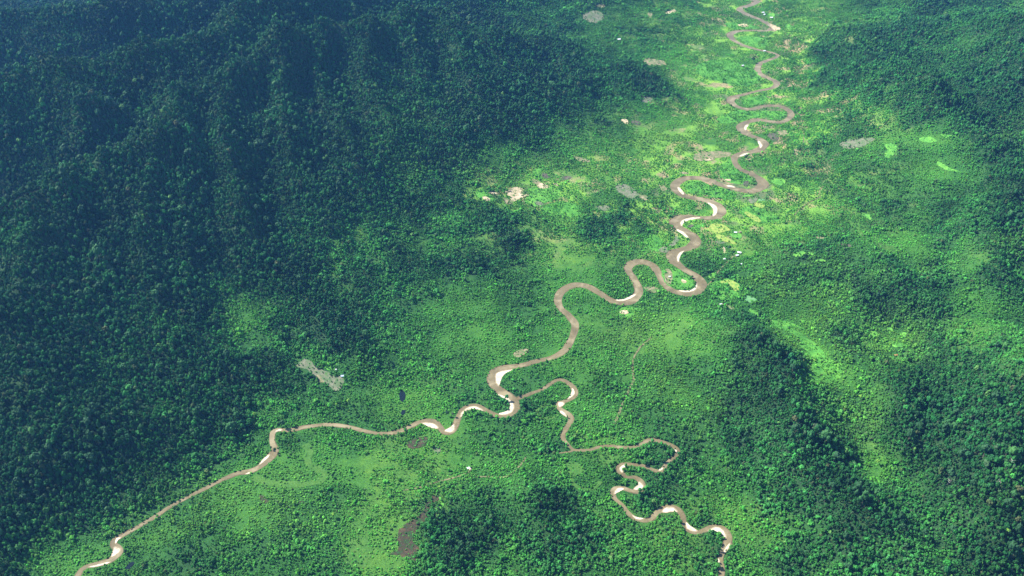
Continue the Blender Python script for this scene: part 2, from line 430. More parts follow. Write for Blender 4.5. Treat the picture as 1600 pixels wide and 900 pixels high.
M['pale'] = surface_mat("pale_bare_earth", (0.09, 0.13, 0.05), (0.34, 0.28, 0.18), (0.50, 0.42, 0.32), 0.04)
M['tan'] = surface_mat("tan_cleared_earth", (0.045, 0.12, 0.03), (0.15, 0.15, 0.08), (0.27, 0.22, 0.15), 0.04)
M['grey'] = surface_mat("grey_fallow_ground", (0.045, 0.12, 0.035), (0.11, 0.13, 0.08), (0.18, 0.17, 0.13), 0.04)
M['purple'] = surface_mat("burnt_purple_ground", (0.035, 0.07, 0.03), (0.075, 0.07, 0.055), (0.12, 0.10, 0.085), 0.04)
M['burnt'] = surface_mat("burnt_brown_ground", (0.02, 0.07, 0.016), (0.034, 0.034, 0.02), (0.085, 0.055, 0.033), 0.055)
M['lime'] = surface_mat("lime_green_crop", (0.035, 0.13, 0.024), (0.075, 0.24, 0.034), (0.13, 0.30, 0.045), 0.03)
M['yellow'] = surface_mat("ripe_yellow_crop", (0.07, 0.19, 0.03), (0.19, 0.27, 0.055), (0.30, 0.31, 0.09), 0.06)
M['meadow'] = surface_mat("meadow_grass", (0.028, 0.12, 0.02), (0.056, 0.20, 0.027), (0.10, 0.26, 0.036), 0.03)
M['swamp'] = surface_mat("swamp_grass", (0.022, 0.085, 0.016), (0.032, 0.115, 0.018), (0.052, 0.135, 0.022), 0.03)
M['oldbed'] = surface_mat("old_channel_grass", (0.028, 0.095, 0.017), (0.044, 0.12, 0.021), (0.065, 0.145, 0.027), 0.035)
M['track'] = surface_mat("dirt_track", (0.06, 0.09, 0.03), (0.12, 0.12, 0.06), (0.18, 0.16, 0.09), 0.05)
M['teal'] = surface_mat("blue_green_crop", (0.05, 0.17, 0.06), (0.09, 0.22, 0.085), (0.14, 0.27, 0.12), 0.04)
M['foliage'] = foliage_mat("tree_foliage")
m, nt, b = new_mat("bark")
n = noise_tex(nt, 2.0, 4)
nt.links.new(ramp(nt, n, [(0.3, (0.10, 0.08, 0.06)), (0.7, (0.24, 0.21, 0.17))]), b.inputs["Base Color"]); b.inputs["Roughness"].default_value = 0.9
M['bark'] = m
m, nt, b = new_mat("bleached_dead_wood")
n = noise_tex(nt, 2.0, 4)
nt.links.new(ramp(nt, n, [(0.3, (0.40, 0.38, 0.34)), (0.7, (0.62, 0.60, 0.55))]), b.inputs["Base Color"]); b.inputs["Roughness"].default_value = 0.9
M['dead'] = m
def plain(name, c1, c2, rough, metal=0.0):
    m, nt, b = new_mat(name)
    n = noise_tex(nt, 0.8, 4)
    nt.links.new(ramp(nt, n, [(0.35, c1), (0.65, c2)]), b.inputs["Base Color"])
    b.inputs["Roughness"].default_value = rough; b.inputs["Metallic"].default_value = metal
    return m
M['tin'] = plain("sheet_metal_roof", (0.62, 0.64, 0.66), (0.78, 0.79, 0.8), 0.4)
M['blue_tin'] = plain("pale_blue_roof", (0.42, 0.50, 0.75), (0.55, 0.62, 0.85), 0.45)
M['thatch'] = plain("thatch_roof", (0.26, 0.2, 0.13), (0.38, 0.31, 0.22), 0.9)
M['rust'] = plain("rust_red_roof", (0.45, 0.13, 0.07), (0.6, 0.22, 0.13), 0.7)
M['timber'] = plain("timber_wall", (0.2, 0.14, 0.09), (0.32, 0.24, 0.16), 0.85)

# ------------------------------------------------------------------ object helpers
def link_mesh(name, verts, faces, mat, parent=None, smooth=False):
    me = bpy.data.meshes.new(name)
    me.from_pydata(verts, [], faces)
    if smooth:
        me.polygons.foreach_set("use_smooth", [True] * len(me.polygons))
    if mat: me.materials.append(mat)
    o = bpy.data.objects.new(name, me)
    COL.objects.link(o)
    if parent: o.parent = parent
    return o

def tag(o, label=None, cat=None, group=None, kind=None):
    if label: o["label"] = label
    if cat: o["category"] = cat
    if group: o["group"] = group
    if kind: o["kind"] = kind
    return o

# ------------------------------------------------------------------ river meshes
def ribbon(name, line, z, mat, grow=0.0, wob=0.17, seed=0, taper=False):
    n = len(line)
    t = np.gradient(line[:, :2], axis=0)
    t /= np.linalg.norm(t, axis=1)[:, None] + 1e-9
    nrm = np.stack([-t[:, 1], t[:, 0]], 1)
    k = np.arange(n) * 1.0
    wl = 1 + wob * (vnoise(k, k * 0, 5.0, seed) - 0.5) * 2
    wr = 1 + wob * (vnoise(k, k * 0 + 50, 5.0, seed + 3) - 0.5) * 2
    hw = line[:, 2] / 2 + grow
    A = line[:, :2] + nrm * (hw * wl)[:, None]; B = line[:, :2] - nrm * (hw * wr)[:, None]
    verts = []; faces = []
    C = 5
    for i in range(n):
        for j in range(C):
            s = j / (C - 1)
            p = A[i] * (1 - s) + B[i] * s
            verts.append((p[0], p[1], z))
    for i in range(n - 1):
        for j in range(C - 1):
            a = i * C + j
            faces.append((a, a + 1, a + C + 1, a + C))
    o = link_mesh(name, verts, faces, mat, smooth=True)
    return o, A, B

o, A1, B1 = ribbon("river", R_MAIN, 0.55, M['water'], seed=1)
tag(o, "broad silty brown river winding in loops down the whole green valley", None, None, "structure")
o, _, _ = ribbon("river_bank", R_MAIN, 0.25, M['mud'], grow=2.2, wob=0.16, seed=9); tag(o, "thin muddy bank along both sides of the broad brown river", kind="structure")
o, A2, B2 = ribbon("river_branch", R_TRIB, 0.47, M['water'], seed=21)
tag(o, "narrow brown side river looping up from the bottom edge to join the broad river", None, None, "structure")
o, _, _ = ribbon("river_branch_bank", R_TRIB, 0.2, M['mud'], grow=1.8, wob=0.2, seed=29); tag(o, "thin muddy bank along the narrow side river", kind="structure")
o, A3, B3 = ribbon("creek", R_STUB, 0.40, M['water'], seed=31)
tag(o, "short thin brown creek running left from the sharp corner of the narrow side river", None, None, "structure")

# ------------------------------------------------------------------ mask raster (so that trees keep off water, sand and fields)
MS = 5.0
mnx = int((X1 - X0) / MS) + 1; mny = int((Y1 - Y0) / MS) + 1
MASK = np.zeros((mny, mnx), np.uint8)       # 0 free, 1 water/sand/bare, 2 field, 3 meadow, 4 old bed, 5 creek edge

def raster(poly, val):
    poly = np.asarray(poly)
    x0, y0 = poly.min(0); x1, y1 = poly.max(0)
    i0 = max(int((x0 - X0) / MS), 0); i1 = min(int((x1 - X0) / MS) + 2, mnx)
    j0 = max(int((y0 - Y0) / MS), 0); j1 = min(int((y1 - Y0) / MS) + 2, mny)
    if i1 <= i0 or j1 <= j0: return
    xs = X0 + np.arange(i0, i1) * MS; ys = Y0 + np.arange(j0, j1) * MS
    XX, YY = np.meshgrid(xs, ys)
    ins = np.zeros(XX.shape, bool)
    n = len(poly)
    for i in range(n):
        ax, ay = poly[i]; bx, by = poly[(i + 1) % n]
        if ay == by: continue
        c = ((ay > YY) != (by > YY)) & (XX < (bx - ax) * (YY - ay) / (by - ay) + ax)
        ins ^= c
    sub = MASK[j0:j1, i0:i1]
    sub[ins] = val

def mask_line(line, grow, val):
    for i in range(0, len(line)):
        x, y, w = line[i]; r = w / 2 + grow
        i0 = max(int((x - r - X0) / MS), 0); i1 = min(int((x + r - X0) / MS) + 2, mnx)
        j0 = max(int((y - r - Y0) / MS), 0); j1 = min(int((y + r - Y0) / MS) + 2, mny)
        if i1 <= i0 or j1 <= j0: continue
        XX, YY = np.meshgrid(X0 + np.arange(i0, i1) * MS, Y0 + np.arange(j0, j1) * MS)
        MASK[j0:j1, i0:i1][np.hypot(XX - x, YY - y) < r] = val

# ------------------------------------------------------------------ sheets laid on the ground
def smooth_poly(P, it=2):
    P = np.asarray(P, float)
    for _ in range(it):
        Q = np.roll(P, -1, axis=0)
        P = np.stack([P * 0.75 + Q * 0.25, P * 0.25 + Q * 0.75], 1).reshape(-1, 2)
    return P

def roughen(P, amp, seed, step=6.0):
    out = []
    n = len(P)
    for i in range(n):
        a, b = P[i], P[(i + 1) % n]
        L = np.hypot(*(b - a)); k = max(1, int(L / step))
        for j in range(k): out.append(a + (b - a) * j / k)
    out = np.array(out)
    ox = (fbm(out[:, 0], out[:, 1], 46, 4, seed, 0.65) - 0.5) * 2 * amp
    oy = (fbm(out[:, 0], out[:, 1], 46, 4, seed + 77, 0.65) - 0.5) * 2 * amp
    return out + np.stack([ox, oy], 1)

_seed = [100]
def sheet(name, pix, mat, off, val, amp=5.0, smooth=1, world_poly=None, flat=None):
    _seed[0] += 7
    if world_poly is None:
        x, y = on_ground([p[0] for p in pix], [p[1] for p in pix]) if flat is None else unproj([p[0] for p in pix], [p[1] for p in pix], 0.0)
        P = np.stack([x, y], 1)
    else: P = np.asarray(world_poly)
    P = smooth_poly(P, smooth)
    ext = math.sqrt(np.prod(P.max(0) - P.min(0)))
    P = roughen(P, amp if flat is not None else max(amp, 0.07 * ext), _seed[0], 5.0)
    if val: raster(P, val)
    x0, y0 = P.min(0); x1, y1 = P.max(0)
    st = max(12.0, math.sqrt((x1 - x0) * (y1 - y0)) / 22)
    pts = [Vector((float(a), float(b))) for a, b in P]
    n = len(pts)
    edges = [(i, (i + 1) % n) for i in range(n)]
    for a in np.arange(x0 + st / 2, x1, st):
        for b in np.arange(y0 + st / 2, y1, st):
            pts.append(Vector((float(a + random.uniform(-2, 2)), float(b + random.uniform(-2, 2)))))
    v, e, f, *_ = delaunay_2d_cdt(pts, edges, [], 1, 0.01)
    if not f:
        v, e, f, *_ = delaunay_2d_cdt(pts, edges, [list(range(n))], 1, 0.01)
    vx = np.array([p.x for p in v]); vy = np.array([p.y for p in v])
    hz = height(vx, vy) + off if flat is None else np.full(len(vx), flat)
    o = link_mesh(name, list(zip(vx.tolist(), vy.tolist(), hz.tolist())), [tuple(t) for t in f], mat, smooth=True)
    return o

def strip_poly(pts, w):
    """polygon round a polyline given in photo pixels; width in metres"""
    x, y = on_ground([p[0] for p in pts], [p[1] for p in pts])
    P = np.stack([x, y, np.full(len(x), w)], 1)
    L = []
    for i in range(len(P) - 1):
        p0 = P[max(i - 1, 0)]; p1 = P[i]; p2 = P[i + 1]; p3 = P[min(i + 2, len(P) - 1)]
        for k in range(5):
            t = k / 5
            L.append(0.5 * ((2 * p1) + (-p0 + p2) * t + (2 * p0 - 5 * p1 + 4 * p2 - p3) * t * t + (-p0 + 3 * p1 - 3 * p2 + p3) * t ** 3))
    L.append(P[-1]); L = np.array(L)
    return L

# meadows and old channels first (lowest), then crops and bare ground, then sand over the river edge
MEADOWS = [
 ([(831,272),(837,263),(849,265),(845,272),(849,279),(840,277)], 'meadow', "small vivid green meadow at the forest edge above the pale clearing"),
 ([(819,295),(840,293),(867,291),(877,299),(873,311),(853,316),(840,323),(821,319),(816,312),(831,305)], 'lime', "bright green field just right of the largest pale bare clearing"),
 ([(847,325),(867,315),(887,315),(911,323),(912,332),(900,341),(880,335),(861,340),(853,332)], 'meadow', "wide light green meadow below and right of the pale bare clearing"),
 ([(741,302),(756,296),(770,298),(768,305),(778,310),(768,318),(752,314)], 'meadow', "green meadow round the two small bare patches left of the large pale clearing"),
 ([(505,565),(517,561),(528,563),(528,574),(521,580),(511,580),(505,574)], 'meadow', "small square green meadow beside the grey cleared strip in the forest"),
 ([(540,847),(563,830),(580,847),(580,877),(567,890),(543,867)], 'oldbed', "yellowish green meadow at the bottom, left of the burnt brown clearing"),
 ([(1200,496),(1237,500),(1270,527),(1283,552),(1318,575),(1322,590),(1290,596),(1250,603),(1245,592),(1275,575),(1258,545),(1237,520),(1200,505),(1165,490),(1172,482)], 'meadow', "long curved light green valley floor right of the dark wooded hill"),
 ([(1060,352),(1090,352),(1100,346),(1090,368),(1102,378),(1095,362)], 'meadow', None),
 ([(965,482),(1000,478),(1003,491),(977,498),(965,492)], 'meadow', "small round green meadow under the river bend with a pale oval patch"),
 ([(1310,330),(1353,350),(1370,373),(1413,393),(1400,397),(1363,383),(1343,370),(1327,347)], 'oldbed', "long slanting pale green clearing on the right side of the valley"),
 ([(1128,437),(1105,445),(1120,470),(1150,468),(1160,450),(1150,436)], 'meadow', "green meadow round the yellow field right of the river bend"),
 ([(1033,424),(1052,415),(1075,432),(1088,443),(1080,452),(1060,452),(1043,446)], 'meadow', "grassy tongue of land inside the tight river loop"),
 ([(1075,284),(1095,283),(1115,291),(1140,298),(1155,303),(1140,315),(1110,306),(1080,302),(1068,294)], 'meadow', "grassy tongue of land inside the wide flat river loop"),
 ([(1150,238),(1120,262),(1130,283),(1160,290),(1180,285),(1168,272),(1150,266),(1140,250)], 'meadow', "farmed ground left of the river where it bends between two loops"),
 ([(1085,100),(1120,92),(1160,98),(1178,110),(1190,128),(1170,136),(1130,130),(1090,118)], 'meadow', "bright green pasture left of the far river bends"),
 ([(1148,171),(1180,174),(1228,172),(1229,184),(1180,184),(1165,187),(1120,196),(1120,182)], 'meadow', "grassy tongue of land inside the far flat river loop"),
 ([(1155,162),(1165,152),(1195,146),(1200,160),(1180,165)], 'meadow', "green field inside the small far river loop"),
 ([(1150,57),(1180,56),(1205,66),(1190,76),(1165,70)], 'meadow', "bright green field inside the farthest river loop"),
 ([(1128,35),(1160,36),(1195,44),(1170,46),(1140,45)], 'meadow', "light green field between the two farthest river bends"),
 ([(1025,395),(1000,380),(1015,365),(1030,370),(1040,378),(1030,392)], 'meadow', "bright green field left of the river loops in the middle of the valley"),
 ([(1170,345),(1150,325),(1180,320),(1200,330),(1225,342),(1200,350)], 'meadow', "green field between the yellow strips right of the river"),
]
for i, (pix, mt, lb) in enumerate(MEADOWS):
    o = sheet("meadow", pix, M[mt], 0.35 + 0.11 * (i % 4), 3, 14.0)
    tag(o, lb or "small meadow on the inner side of a river bend right of the wooded bank", kind="structure")

STRIPS = [
 ([(478,694),(484,705),(481,716),(484,727),(496,733),(507,740),(505,748),(490,754),(465,757),(435,756),(412,752),(396,745)], 26, 'oldbed', "old_river_bed", "pale green S-shaped dry river bed in the grassland by the river", 4),
 ([(892,747),(897,757),(912,765),(930,762),(938,752)], 14, 'oldbed', "old_river_bed", "pale green horseshoe of dry river bed below the light green field", 4),
 ([(870,636),(850,634),(840,641),(842,652),(858,654),(872,648)], 12, 'oldbed', "old_river_bed", "small pale loop of dry river bed left of the narrow side river", 4),
]
TRACKS = [
 ([(1018,527),(1008,536),(1000,543),(990,560),(988,575),(990,593),(984,607),(973,630),(967,647),(960,663)], 8, "pale dirt track running down through the forest right of the river"),
 ([(734,737),(718,744),(700,749),(680,754),(655,762),(630,766)], 6, "brown dirt track leading left from the lone hut towards the meadows"),
 ([(742,745),(765,745),(782,746),(797,742),(812,728),(822,714)], 6, "faint brown dirt track running right through the forest from the lone hut"),
 ([(1146,400),(1131,415),(1120,427),(1113,438),(1105,446)], 6, "straight pale track from the village down to the river loop"),
 ([(1283,307),(1263,317),(1250,327),(1240,337)], 7, "short pale track on the wooded slope right of the river"),
 ([(1213,0),(1220,25),(1232,60),(1248,80)], 7, "thin pale road at the far end of the valley"),
 ([(1254,190),(1256,215),(1250,240)], 7, "pale road right of the far river loops"),
]
def ribbon_on_ground(name, L, off, mat, val):
    t = np.gradient(L[:, :2], axis=0); t /= np.linalg.norm(t, axis=1)[:, None] + 1e-9
    nrm = np.stack([-t[:, 1], t[:, 0]], 1)
    k = np.arange(len(L)) * 1.0
    hw = (L[:, 2] / 2 * (0.75 + 0.5 * vnoise(k, k * 0, 2.3, 5)))[:, None]
    A = L[:, :2] + nrm * hw; B = L[:, :2] - nrm * hw
    vs = []; fs = []
    for i in range(len(L)):
        for p in (A[i], (A[i] + B[i]) / 2, B[i]):
            vs.append((float(p[0]), float(p[1]), float(height(p[0], p[1])) + off))
    for i in range(len(L) - 1):
        for j in (0, 1):
            a = i * 3 + j; fs.append((a, a + 1, a + 4, a + 3))
    o = link_mesh(name, vs, fs, mat, smooth=True)
    dense = []
    for i in range(len(L) - 1):
        for s in (0, .25, .5, .75): dense.append(L[i] * (1 - s) + L[i + 1] * s)
    mask_line(np.array(dense), 1.0, val)
    return o
for pts, w, mt, nm, lb, val in STRIPS:
    tag(ribbon_on_ground(nm, strip_poly(pts, w), 0.8, M[mt], val), lb, kind="structure")
for pts, w, lb in TRACKS:
    tag(ribbon_on_ground("dirt_track", strip_poly(pts, w), 0.9, M['track'], 1), lb, kind="structure")

PATCHES = [
 ("bare_clearing",'pale',[(792,304),(795,297),(805,292),(819,295),(819,299),(811,303),(831,304),(816,309),(804,316),(796,311)],"largest whitish bare clearing at the foot of the dark forested mountain"),
 ("bare_clearing",'pale',[(762,300),(768,298),(773,301),(780,301),(773,305),(766,303)],"thin pale bare patch just left of the largest whitish clearing"),
 ("bare_clearing",'pale',[(752,307),(760,307),(767,312),(761,315),(756,313)],"small pale bare patch at the far left end of the clearings below the mountain"),
 ("bare_clearing",'pale',[(837,287),(847,286),(861,293),(851,295),(840,293)],"pale bare strip right of and above the largest whitish clearing"),
 ("bare_clearing",'pale',[(862,287),(870,286),(875,291),(868,290)],"tiny pale bare strip right of the brown and pale clearings"),
 ("ploughed_clearing",'tan',[(829,281),(837,280),(848,285),(839,289),(832,286)],"tan ploughed patch just above the pale strip below the mountain"),
 ("ploughed_clearing",'purple',[(846,271),(851,270),(864,277),(856,280),(847,277)],"purplish brown patch beside the small vivid green meadow"),
 ("ploughed_clearing",'purple',[(877,277),(884,275),(895,277),(887,281),(879,281)],"purplish brown patch at the right end of the clearings below the mountain"),
 ("ploughed_clearing",'tan',[(784,308),(795,311),(803,317),(795,321),(788,317)],"tan patch under the lower left side of the largest whitish clearing"),
 ("ploughed_clearing",'grey',[(833,315),(850,316),(848,322),(838,321)],"grey patch between two bright green meadows below the mountain"),
 ("ploughed_clearing",'tan',[(893,244),(905,245),(925,252),(915,255),(900,250)],"thin tan strip in the forest above the green meadows"),
 ("ploughed_clearing",'grey',[(960,290),(975,287),(990,295),(1000,306),(985,312),(968,303)],"grey patchy clearing midway between the whitish clearing and the river"),
 ("ploughed_clearing",'tan',[(995,303),(1012,305),(1014,313),(1000,313)],"tan patch at the right end of the grey patchy clearing"),
 ("ploughed_clearing",'grey',[(926,324),(948,320),(958,326),(940,331)],"grey green oval clearing right of the wide light meadow"),
 ("bare_clearing",'tan',[(933,5),(947,7),(943,13),(930,12)],"small tan clearing near the top edge at the far end of the valley"),
 ("fallow_field",'grey',[(910,20),(933,15),(947,27),(933,37),(910,33)],"grey green fallow field near the top edge left of the river"),
 ("bare_clearing",'pale',[(1037,20),(1053,13),(1058,18),(1040,23)],"pale grey clearing near the top edge midway to the river"),
 ("bare_clearing",'tan',[(1010,20),(1020,20),(1017,30)],"tiny tan triangular clearing near the top edge"),
 ("bare_clearing",'pale',[(1150,38),(1166,37),(1172,41),(1160,43)],"peach bare patch on the light field between the two farthest river bends"),
 ("bare_clearing",'tan',[(1030,63),(1040,63),(1035,67)],"tiny pinkish clearing in the woods left of the second far river bend"),
 ("bare_clearing",'tan',[(1003,93),(1020,91),(1042,97),(1040,103),(1007,102)],"long tan clearing beyond the small dark wooded hill"),
 ("bare_clearing",'grey',[(1000,153),(1020,150),(1020,160),(1005,162)],"grey rocky scar at the foot of the small dark wooded hill"),
 ("bare_clearing",'pale',[(968,187),(978,186),(983,190),(980,196)],"pale patch below the small dark wooded hill"),
 ("ploughed_clearing",'purple',[(983,190),(997,188),(1003,193),(997,197)],"dark purplish patch right beside the pale patch below the wooded hill"),
 ("fallow_field",'tan',[(1082,240),(1120,236),(1145,238),(1140,245),(1120,247),(1113,251),(1092,252),(1082,248)],"large tan and grey fallow field left of the river double bend"),
 ("bare_clearing",'pale',[(1095,247),(1117,248),(1105,252)],"pale bare strip on the lower edge of the large tan fallow field"),
 ("ploughed_field",'purple',[(1198,209),(1212,207),(1218,217),(1210,221),(1200,215)],"dark purple ploughed field just right of the river bend"),
 ("fallow_field",'tan',[(1213,204),(1230,203),(1230,212),(1218,212)],"tan field adjoining the dark purple ploughed field on its right"),
 ("crop_field",'lime',[(1202,283),(1213,277),(1228,280),(1227,287),(1217,291)],"lime green field standing alone right of the river bulge"),
 ("crop_field",'yellow',[(1177,318),(1182,316),(1198,320),(1192,326),(1177,322)],"bright yellow rectangular field right of the river, beside the grey plots"),
 ("crop_field",'lime',[(1160,305),(1178,304),(1177,308),(1160,308)],"thin lime green strip field just below the river bulge"),
 ("crop_field",'yellow',[(1161,332),(1167,330),(1177,336),(1187,342),(1190,347),(1182,347),(1172,340)],"slanting yellow strip field below the bright yellow rectangle"),
 ("fallow_field",'grey',[(1167,311),(1185,308),(1182,315),(1172,319)],"grey fallow plot touching the bright yellow rectangle on its left"),
 ("fallow_field",'teal',[(1185,311),(1195,311),(1197,314),(1183,315)],"greenish grey plot above the bright yellow rectangle"),
 ("ploughed_field",'purple',[(1162,283),(1172,283),(1170,292),(1162,291)],"small purple plot inside the river bulge"),
 ("bare_clearing",'pale',[(1132,280),(1143,280),(1142,284),(1135,283)],"small peach patch above the river at the left of the bulge"),
 ("bare_clearing",'tan',[(1060,271),(1068,268),(1078,271),(1070,273)],"thin peach strip above the top of the wide flat river loop"),
 ("fallow_field",'tan',[(1028,287),(1038,290),(1044,297),(1033,299)],"brownish plot touching the left tip of the wide flat river loop"),
 ("crop_field",'yellow',[(1097,359),(1107,356),(1110,350),(1123,348),(1143,359),(1137,361),(1117,367),(1110,362)],"big lime yellow field right of the middle river loop"),
 ("crop_field",'yellow',[(1119,367),(1128,366),(1137,372),(1153,380),(1152,383),(1140,380),(1120,373)],"long slanting yellow field below the big lime yellow one"),
 ("crop_field",'lime',[(1137,366),(1155,363),(1161,372),(1150,374)],"lime green plot right of the long slanting yellow field"),
 ("fallow_field",'grey',[(1115,376),(1131,377),(1133,380),(1123,382)],"small grey plot under the long slanting yellow field"),
 ("bare_clearing",'pale',[(1127,386),(1133,386),(1135,397),(1130,397)],"narrow cream coloured plot left of the village"),
 ("crop_field",'yellow',[(1125,439),(1140,437),(1156,444),(1153,457),(1143,453),(1140,445),(1127,443)],"hook-shaped yellow field right of the tight river loop"),
 ("crop_field",'lime',[(1110,427),(1120,425),(1118,432),(1112,437),(1105,433)],"small lime green field touching the right bank of the tight river loop"),
 ("bare_clearing",'pale',[(1065,435),(1074,439),(1072,443),(1065,441)],"small whitish square of bare ground inside the tight river loop"),
 ("fallow_field",'grey',[(1028,392),(1035,385),(1047,387),(1045,393),(1038,395)],"grey plot touching the left bank where the river loops meet"),
 ("fallow_field",'grey',[(1052,375),(1055,367),(1061,372),(1058,380),(1047,387),(1045,383)],"narrow grey plot above the grey plot on the left bank"),
 ("ploughed_field",'purple',[(1073,352),(1083,350),(1085,355),(1075,357)],"small purplish plot on the inside of the middle river loop"),
 ("fallow_field",'tan',[(1038,420),(1047,420),(1052,430),(1048,447),(1042,443),(1037,430)],"brown mottled plot on the left side inside the tight river loop"),
 ("crop_field",'teal',[(1160,462),(1173,462),(1185,470),(1174,474),(1165,470)],"blue green plot right of the hook-shaped yellow field"),
 ("bare_clearing",'tan',[(1125,473),(1137,475),(1149,482),(1143,485)],"thin pinkish brown scar on the edge of the dark wooded hill"),
 ("ploughed_clearing",'tan',[(1005,447),(1031,450),(1030,456),(1017,458),(1007,453)],"reddish brown bare patch between the two arms of the river"),
 ("bare_clearing",'pale',[(968,486),(977,484),(985,488),(977,492),(969,490)],"pale pinkish oval patch on the small meadow under the river bend"),
 ("bare_clearing",'grey',[(1312,222),(1327,217),(1357,215),(1372,217),(1347,230),(1327,233),(1313,230)],"purplish grey clearing on the right side of the valley"),
 ("crop_field",'lime',[(1378,225),(1397,223),(1403,233),(1393,247),(1380,245),(1387,233)],"lime green hooked field right of the purplish grey clearing"),
 ("crop_field",'lime',[(1433,217),(1447,213),(1470,222),(1447,225)],"lime green strip on the right slope, left one of two"),
 ("crop_field",'lime',[(1463,210),(1483,210),(1500,213),(1480,216)],"lime green strip on the right slope, right one of two"),
 ("crop_field",'lime',[(1457,253),(1470,253),(1487,265),(1503,269),(1487,269)],"thin curved lime green strip on the upper right slope"),
 ("crop_field",'lime',[(1343,332),(1360,335),(1363,345),(1353,342)],"small lime green patch above the long slanting clearing on the right"),
 ("ploughed_clearing",'tan',[(1273,369),(1290,371),(1290,375),(1278,374)],"small reddish brown patch in the woods right of the river, upper one"),
 ("ploughed_clearing",'purple',[(1310,380),(1330,382),(1330,387),(1313,385)],"small reddish purple patch in the woods, right of the reddish brown one"),
 ("crop_field",'lime',[(1237,398),(1250,392),(1262,394),(1277,397),(1275,400),(1260,398),(1243,403)],"thin arched lime green patch in the woods right of the village"),
 ("crop_field",'lime',[(1267,410),(1280,404),(1297,410),(1280,409)],"thin lime green patch just below the arched one"),
 ("crop_field",'lime',[(1357,517),(1373,517),(1370,527),(1360,527)],"lime green patch, left one of the cluster in the right woods"),
 ("crop_field",'lime',[(1383,510),(1397,513),(1390,523)],"small lime green triangle in the cluster of patches in the right woods"),
 ("crop_field",'lime',[(1390,537),(1417,539),(1413,543),(1397,543)],"flat lime green strip at the bottom of the cluster in the right woods"),
 ("crop_field",'lime',[(1403,522),(1417,518),(1415,530)],"lime green patch, right one of the cluster in the right woods"),
 ("crop_field",'lime',[(1200,20),(1211,20),(1211,27),(1200,27)],"lime green square field beside the far village near the top edge"),
 ("crop_field",'lime',[(1226,37),(1238,38),(1238,47),(1230,46)],"light lime field at the top right of the farthest river bend"),
 ("fallow_field",'tan',[(1237,233),(1247,233),(1247,243),(1240,243)],"tan green plot right of the river beside the pale road"),
 ("crop_field",'oldbed',[(881,725),(892,720),(905,724),(916,733),(907,740),(897,745),(892,743),(885,732)],"yellow green field below the corner of the narrow side river"),
 ("crop_field",'oldbed',[(935,719),(948,711),(967,712),(968,718),(953,727),(937,723)],"light green clearing between two loops of the narrow side river"),
 ("grey_clearing",'grey',[(473,560),(484,561),(492,572),(500,578),(517,583),(525,588),(538,589),(535,599),(529,609),(521,611),(513,603),(506,598),(495,596),(492,588),(477,580),(462,574),(466,566)],"long grey bare clearing slanting through the forest left of the river"),
 ("bare_clearing",'tan',[(492,588),(497,585),(503,589),(503,594),(510,598),(500,598),(494,595)],"tan bare spot on the lower edge of the long grey clearing"),
 ("burnt_clearing",'burnt',[(687,772),(677,775),(667,790),(653,805),(643,813),(627,825),(618,843),(623,857),(605,865),(623,867),(633,875),(652,876),(652,857),(645,843),(655,828),(660,815),(670,800),(673,788),(683,782)],"long burnt brown clearing slanting through the forest at the bottom"),
 ("crop_field",'lime',[(685,775),(690,778),(695,786),(690,795),(680,798),(668,798),(680,794),(687,792),(688,785)],"bright lime hook of growth at the upper end of the burnt brown clearing"),
 ("burnt_clearing",'burnt',[(633,693),(647,685),(663,682),(670,688),(660,700),(640,703)],"dark brown burnt patch just below the river"),
 ("burnt_clearing",'burnt',[(403,775),(417,775),(423,783),(413,788)],"small dark swampy patch in the grassland at lower left"),
 ("burnt_clearing",'burnt',[(464,783),(472,781),(477,784),(470,787)],"tiny dark patch right of the small swampy one"),
 ("ploughed_clearing",'tan',[(800,553),(812,547),(826,545),(825,552),(806,561)],"faint brown clearing above the left bend of the river"),
 ("ploughed_clearing",'grey',[(673,698),(683,696),(690,703),(680,711)],"grey green plot right of the dark brown burnt patch"),
 ("bare_clearing",'pale',[(1201,37),(1216,41),(1222,46),(1210,49),(1206,44)],"pale gravel spread at the outside of the farthest river bend"),
]
for i, (nm, mt, pix, lb) in enumerate(PATCHES):
    o = sheet(nm, pix, M[mt], 1.0 + 0.13 * (i % 3), {'lime': 2, 'yellow': 2, 'teal': 2, 'oldbed': 2, 'burnt': 6}.get(mt, 1), 5.0 if nm != 'burnt_clearing' else 10.0, 1 if len(pix) < 12 else 0)
    tag(o, lb, kind="structure")

PONDS = [
 ([(629,609.5),(634,615),(633,622),(631,628.7),(625,626.6),(623,620),(625,611.5)], "larger dark pond on the grassy meadow above the river"),
 ([(625.7,646),(628.4,641),(633.3,641),(633.3,645),(628.4,650),(625,649)], "smaller dark pond just below the larger one on the meadow"),
 ([(194.7,889),(200,881.7),(206.7,878),(210,879),(206.7,886),(200,891)], "small dark pond at lower left beside the river sandbars"),
]
for pix, lb in PONDS:
    tag(sheet("pond", pix, M['pond'], 1.3, 9, 2.0, 2), lb, kind="structure")

for L, A, B in ((R_MAIN, A1, B1), (R_TRIB, A2, B2)):
    mask_line(L, 2.6, 9)
mask_line(R_STUB, 1.5, 9)

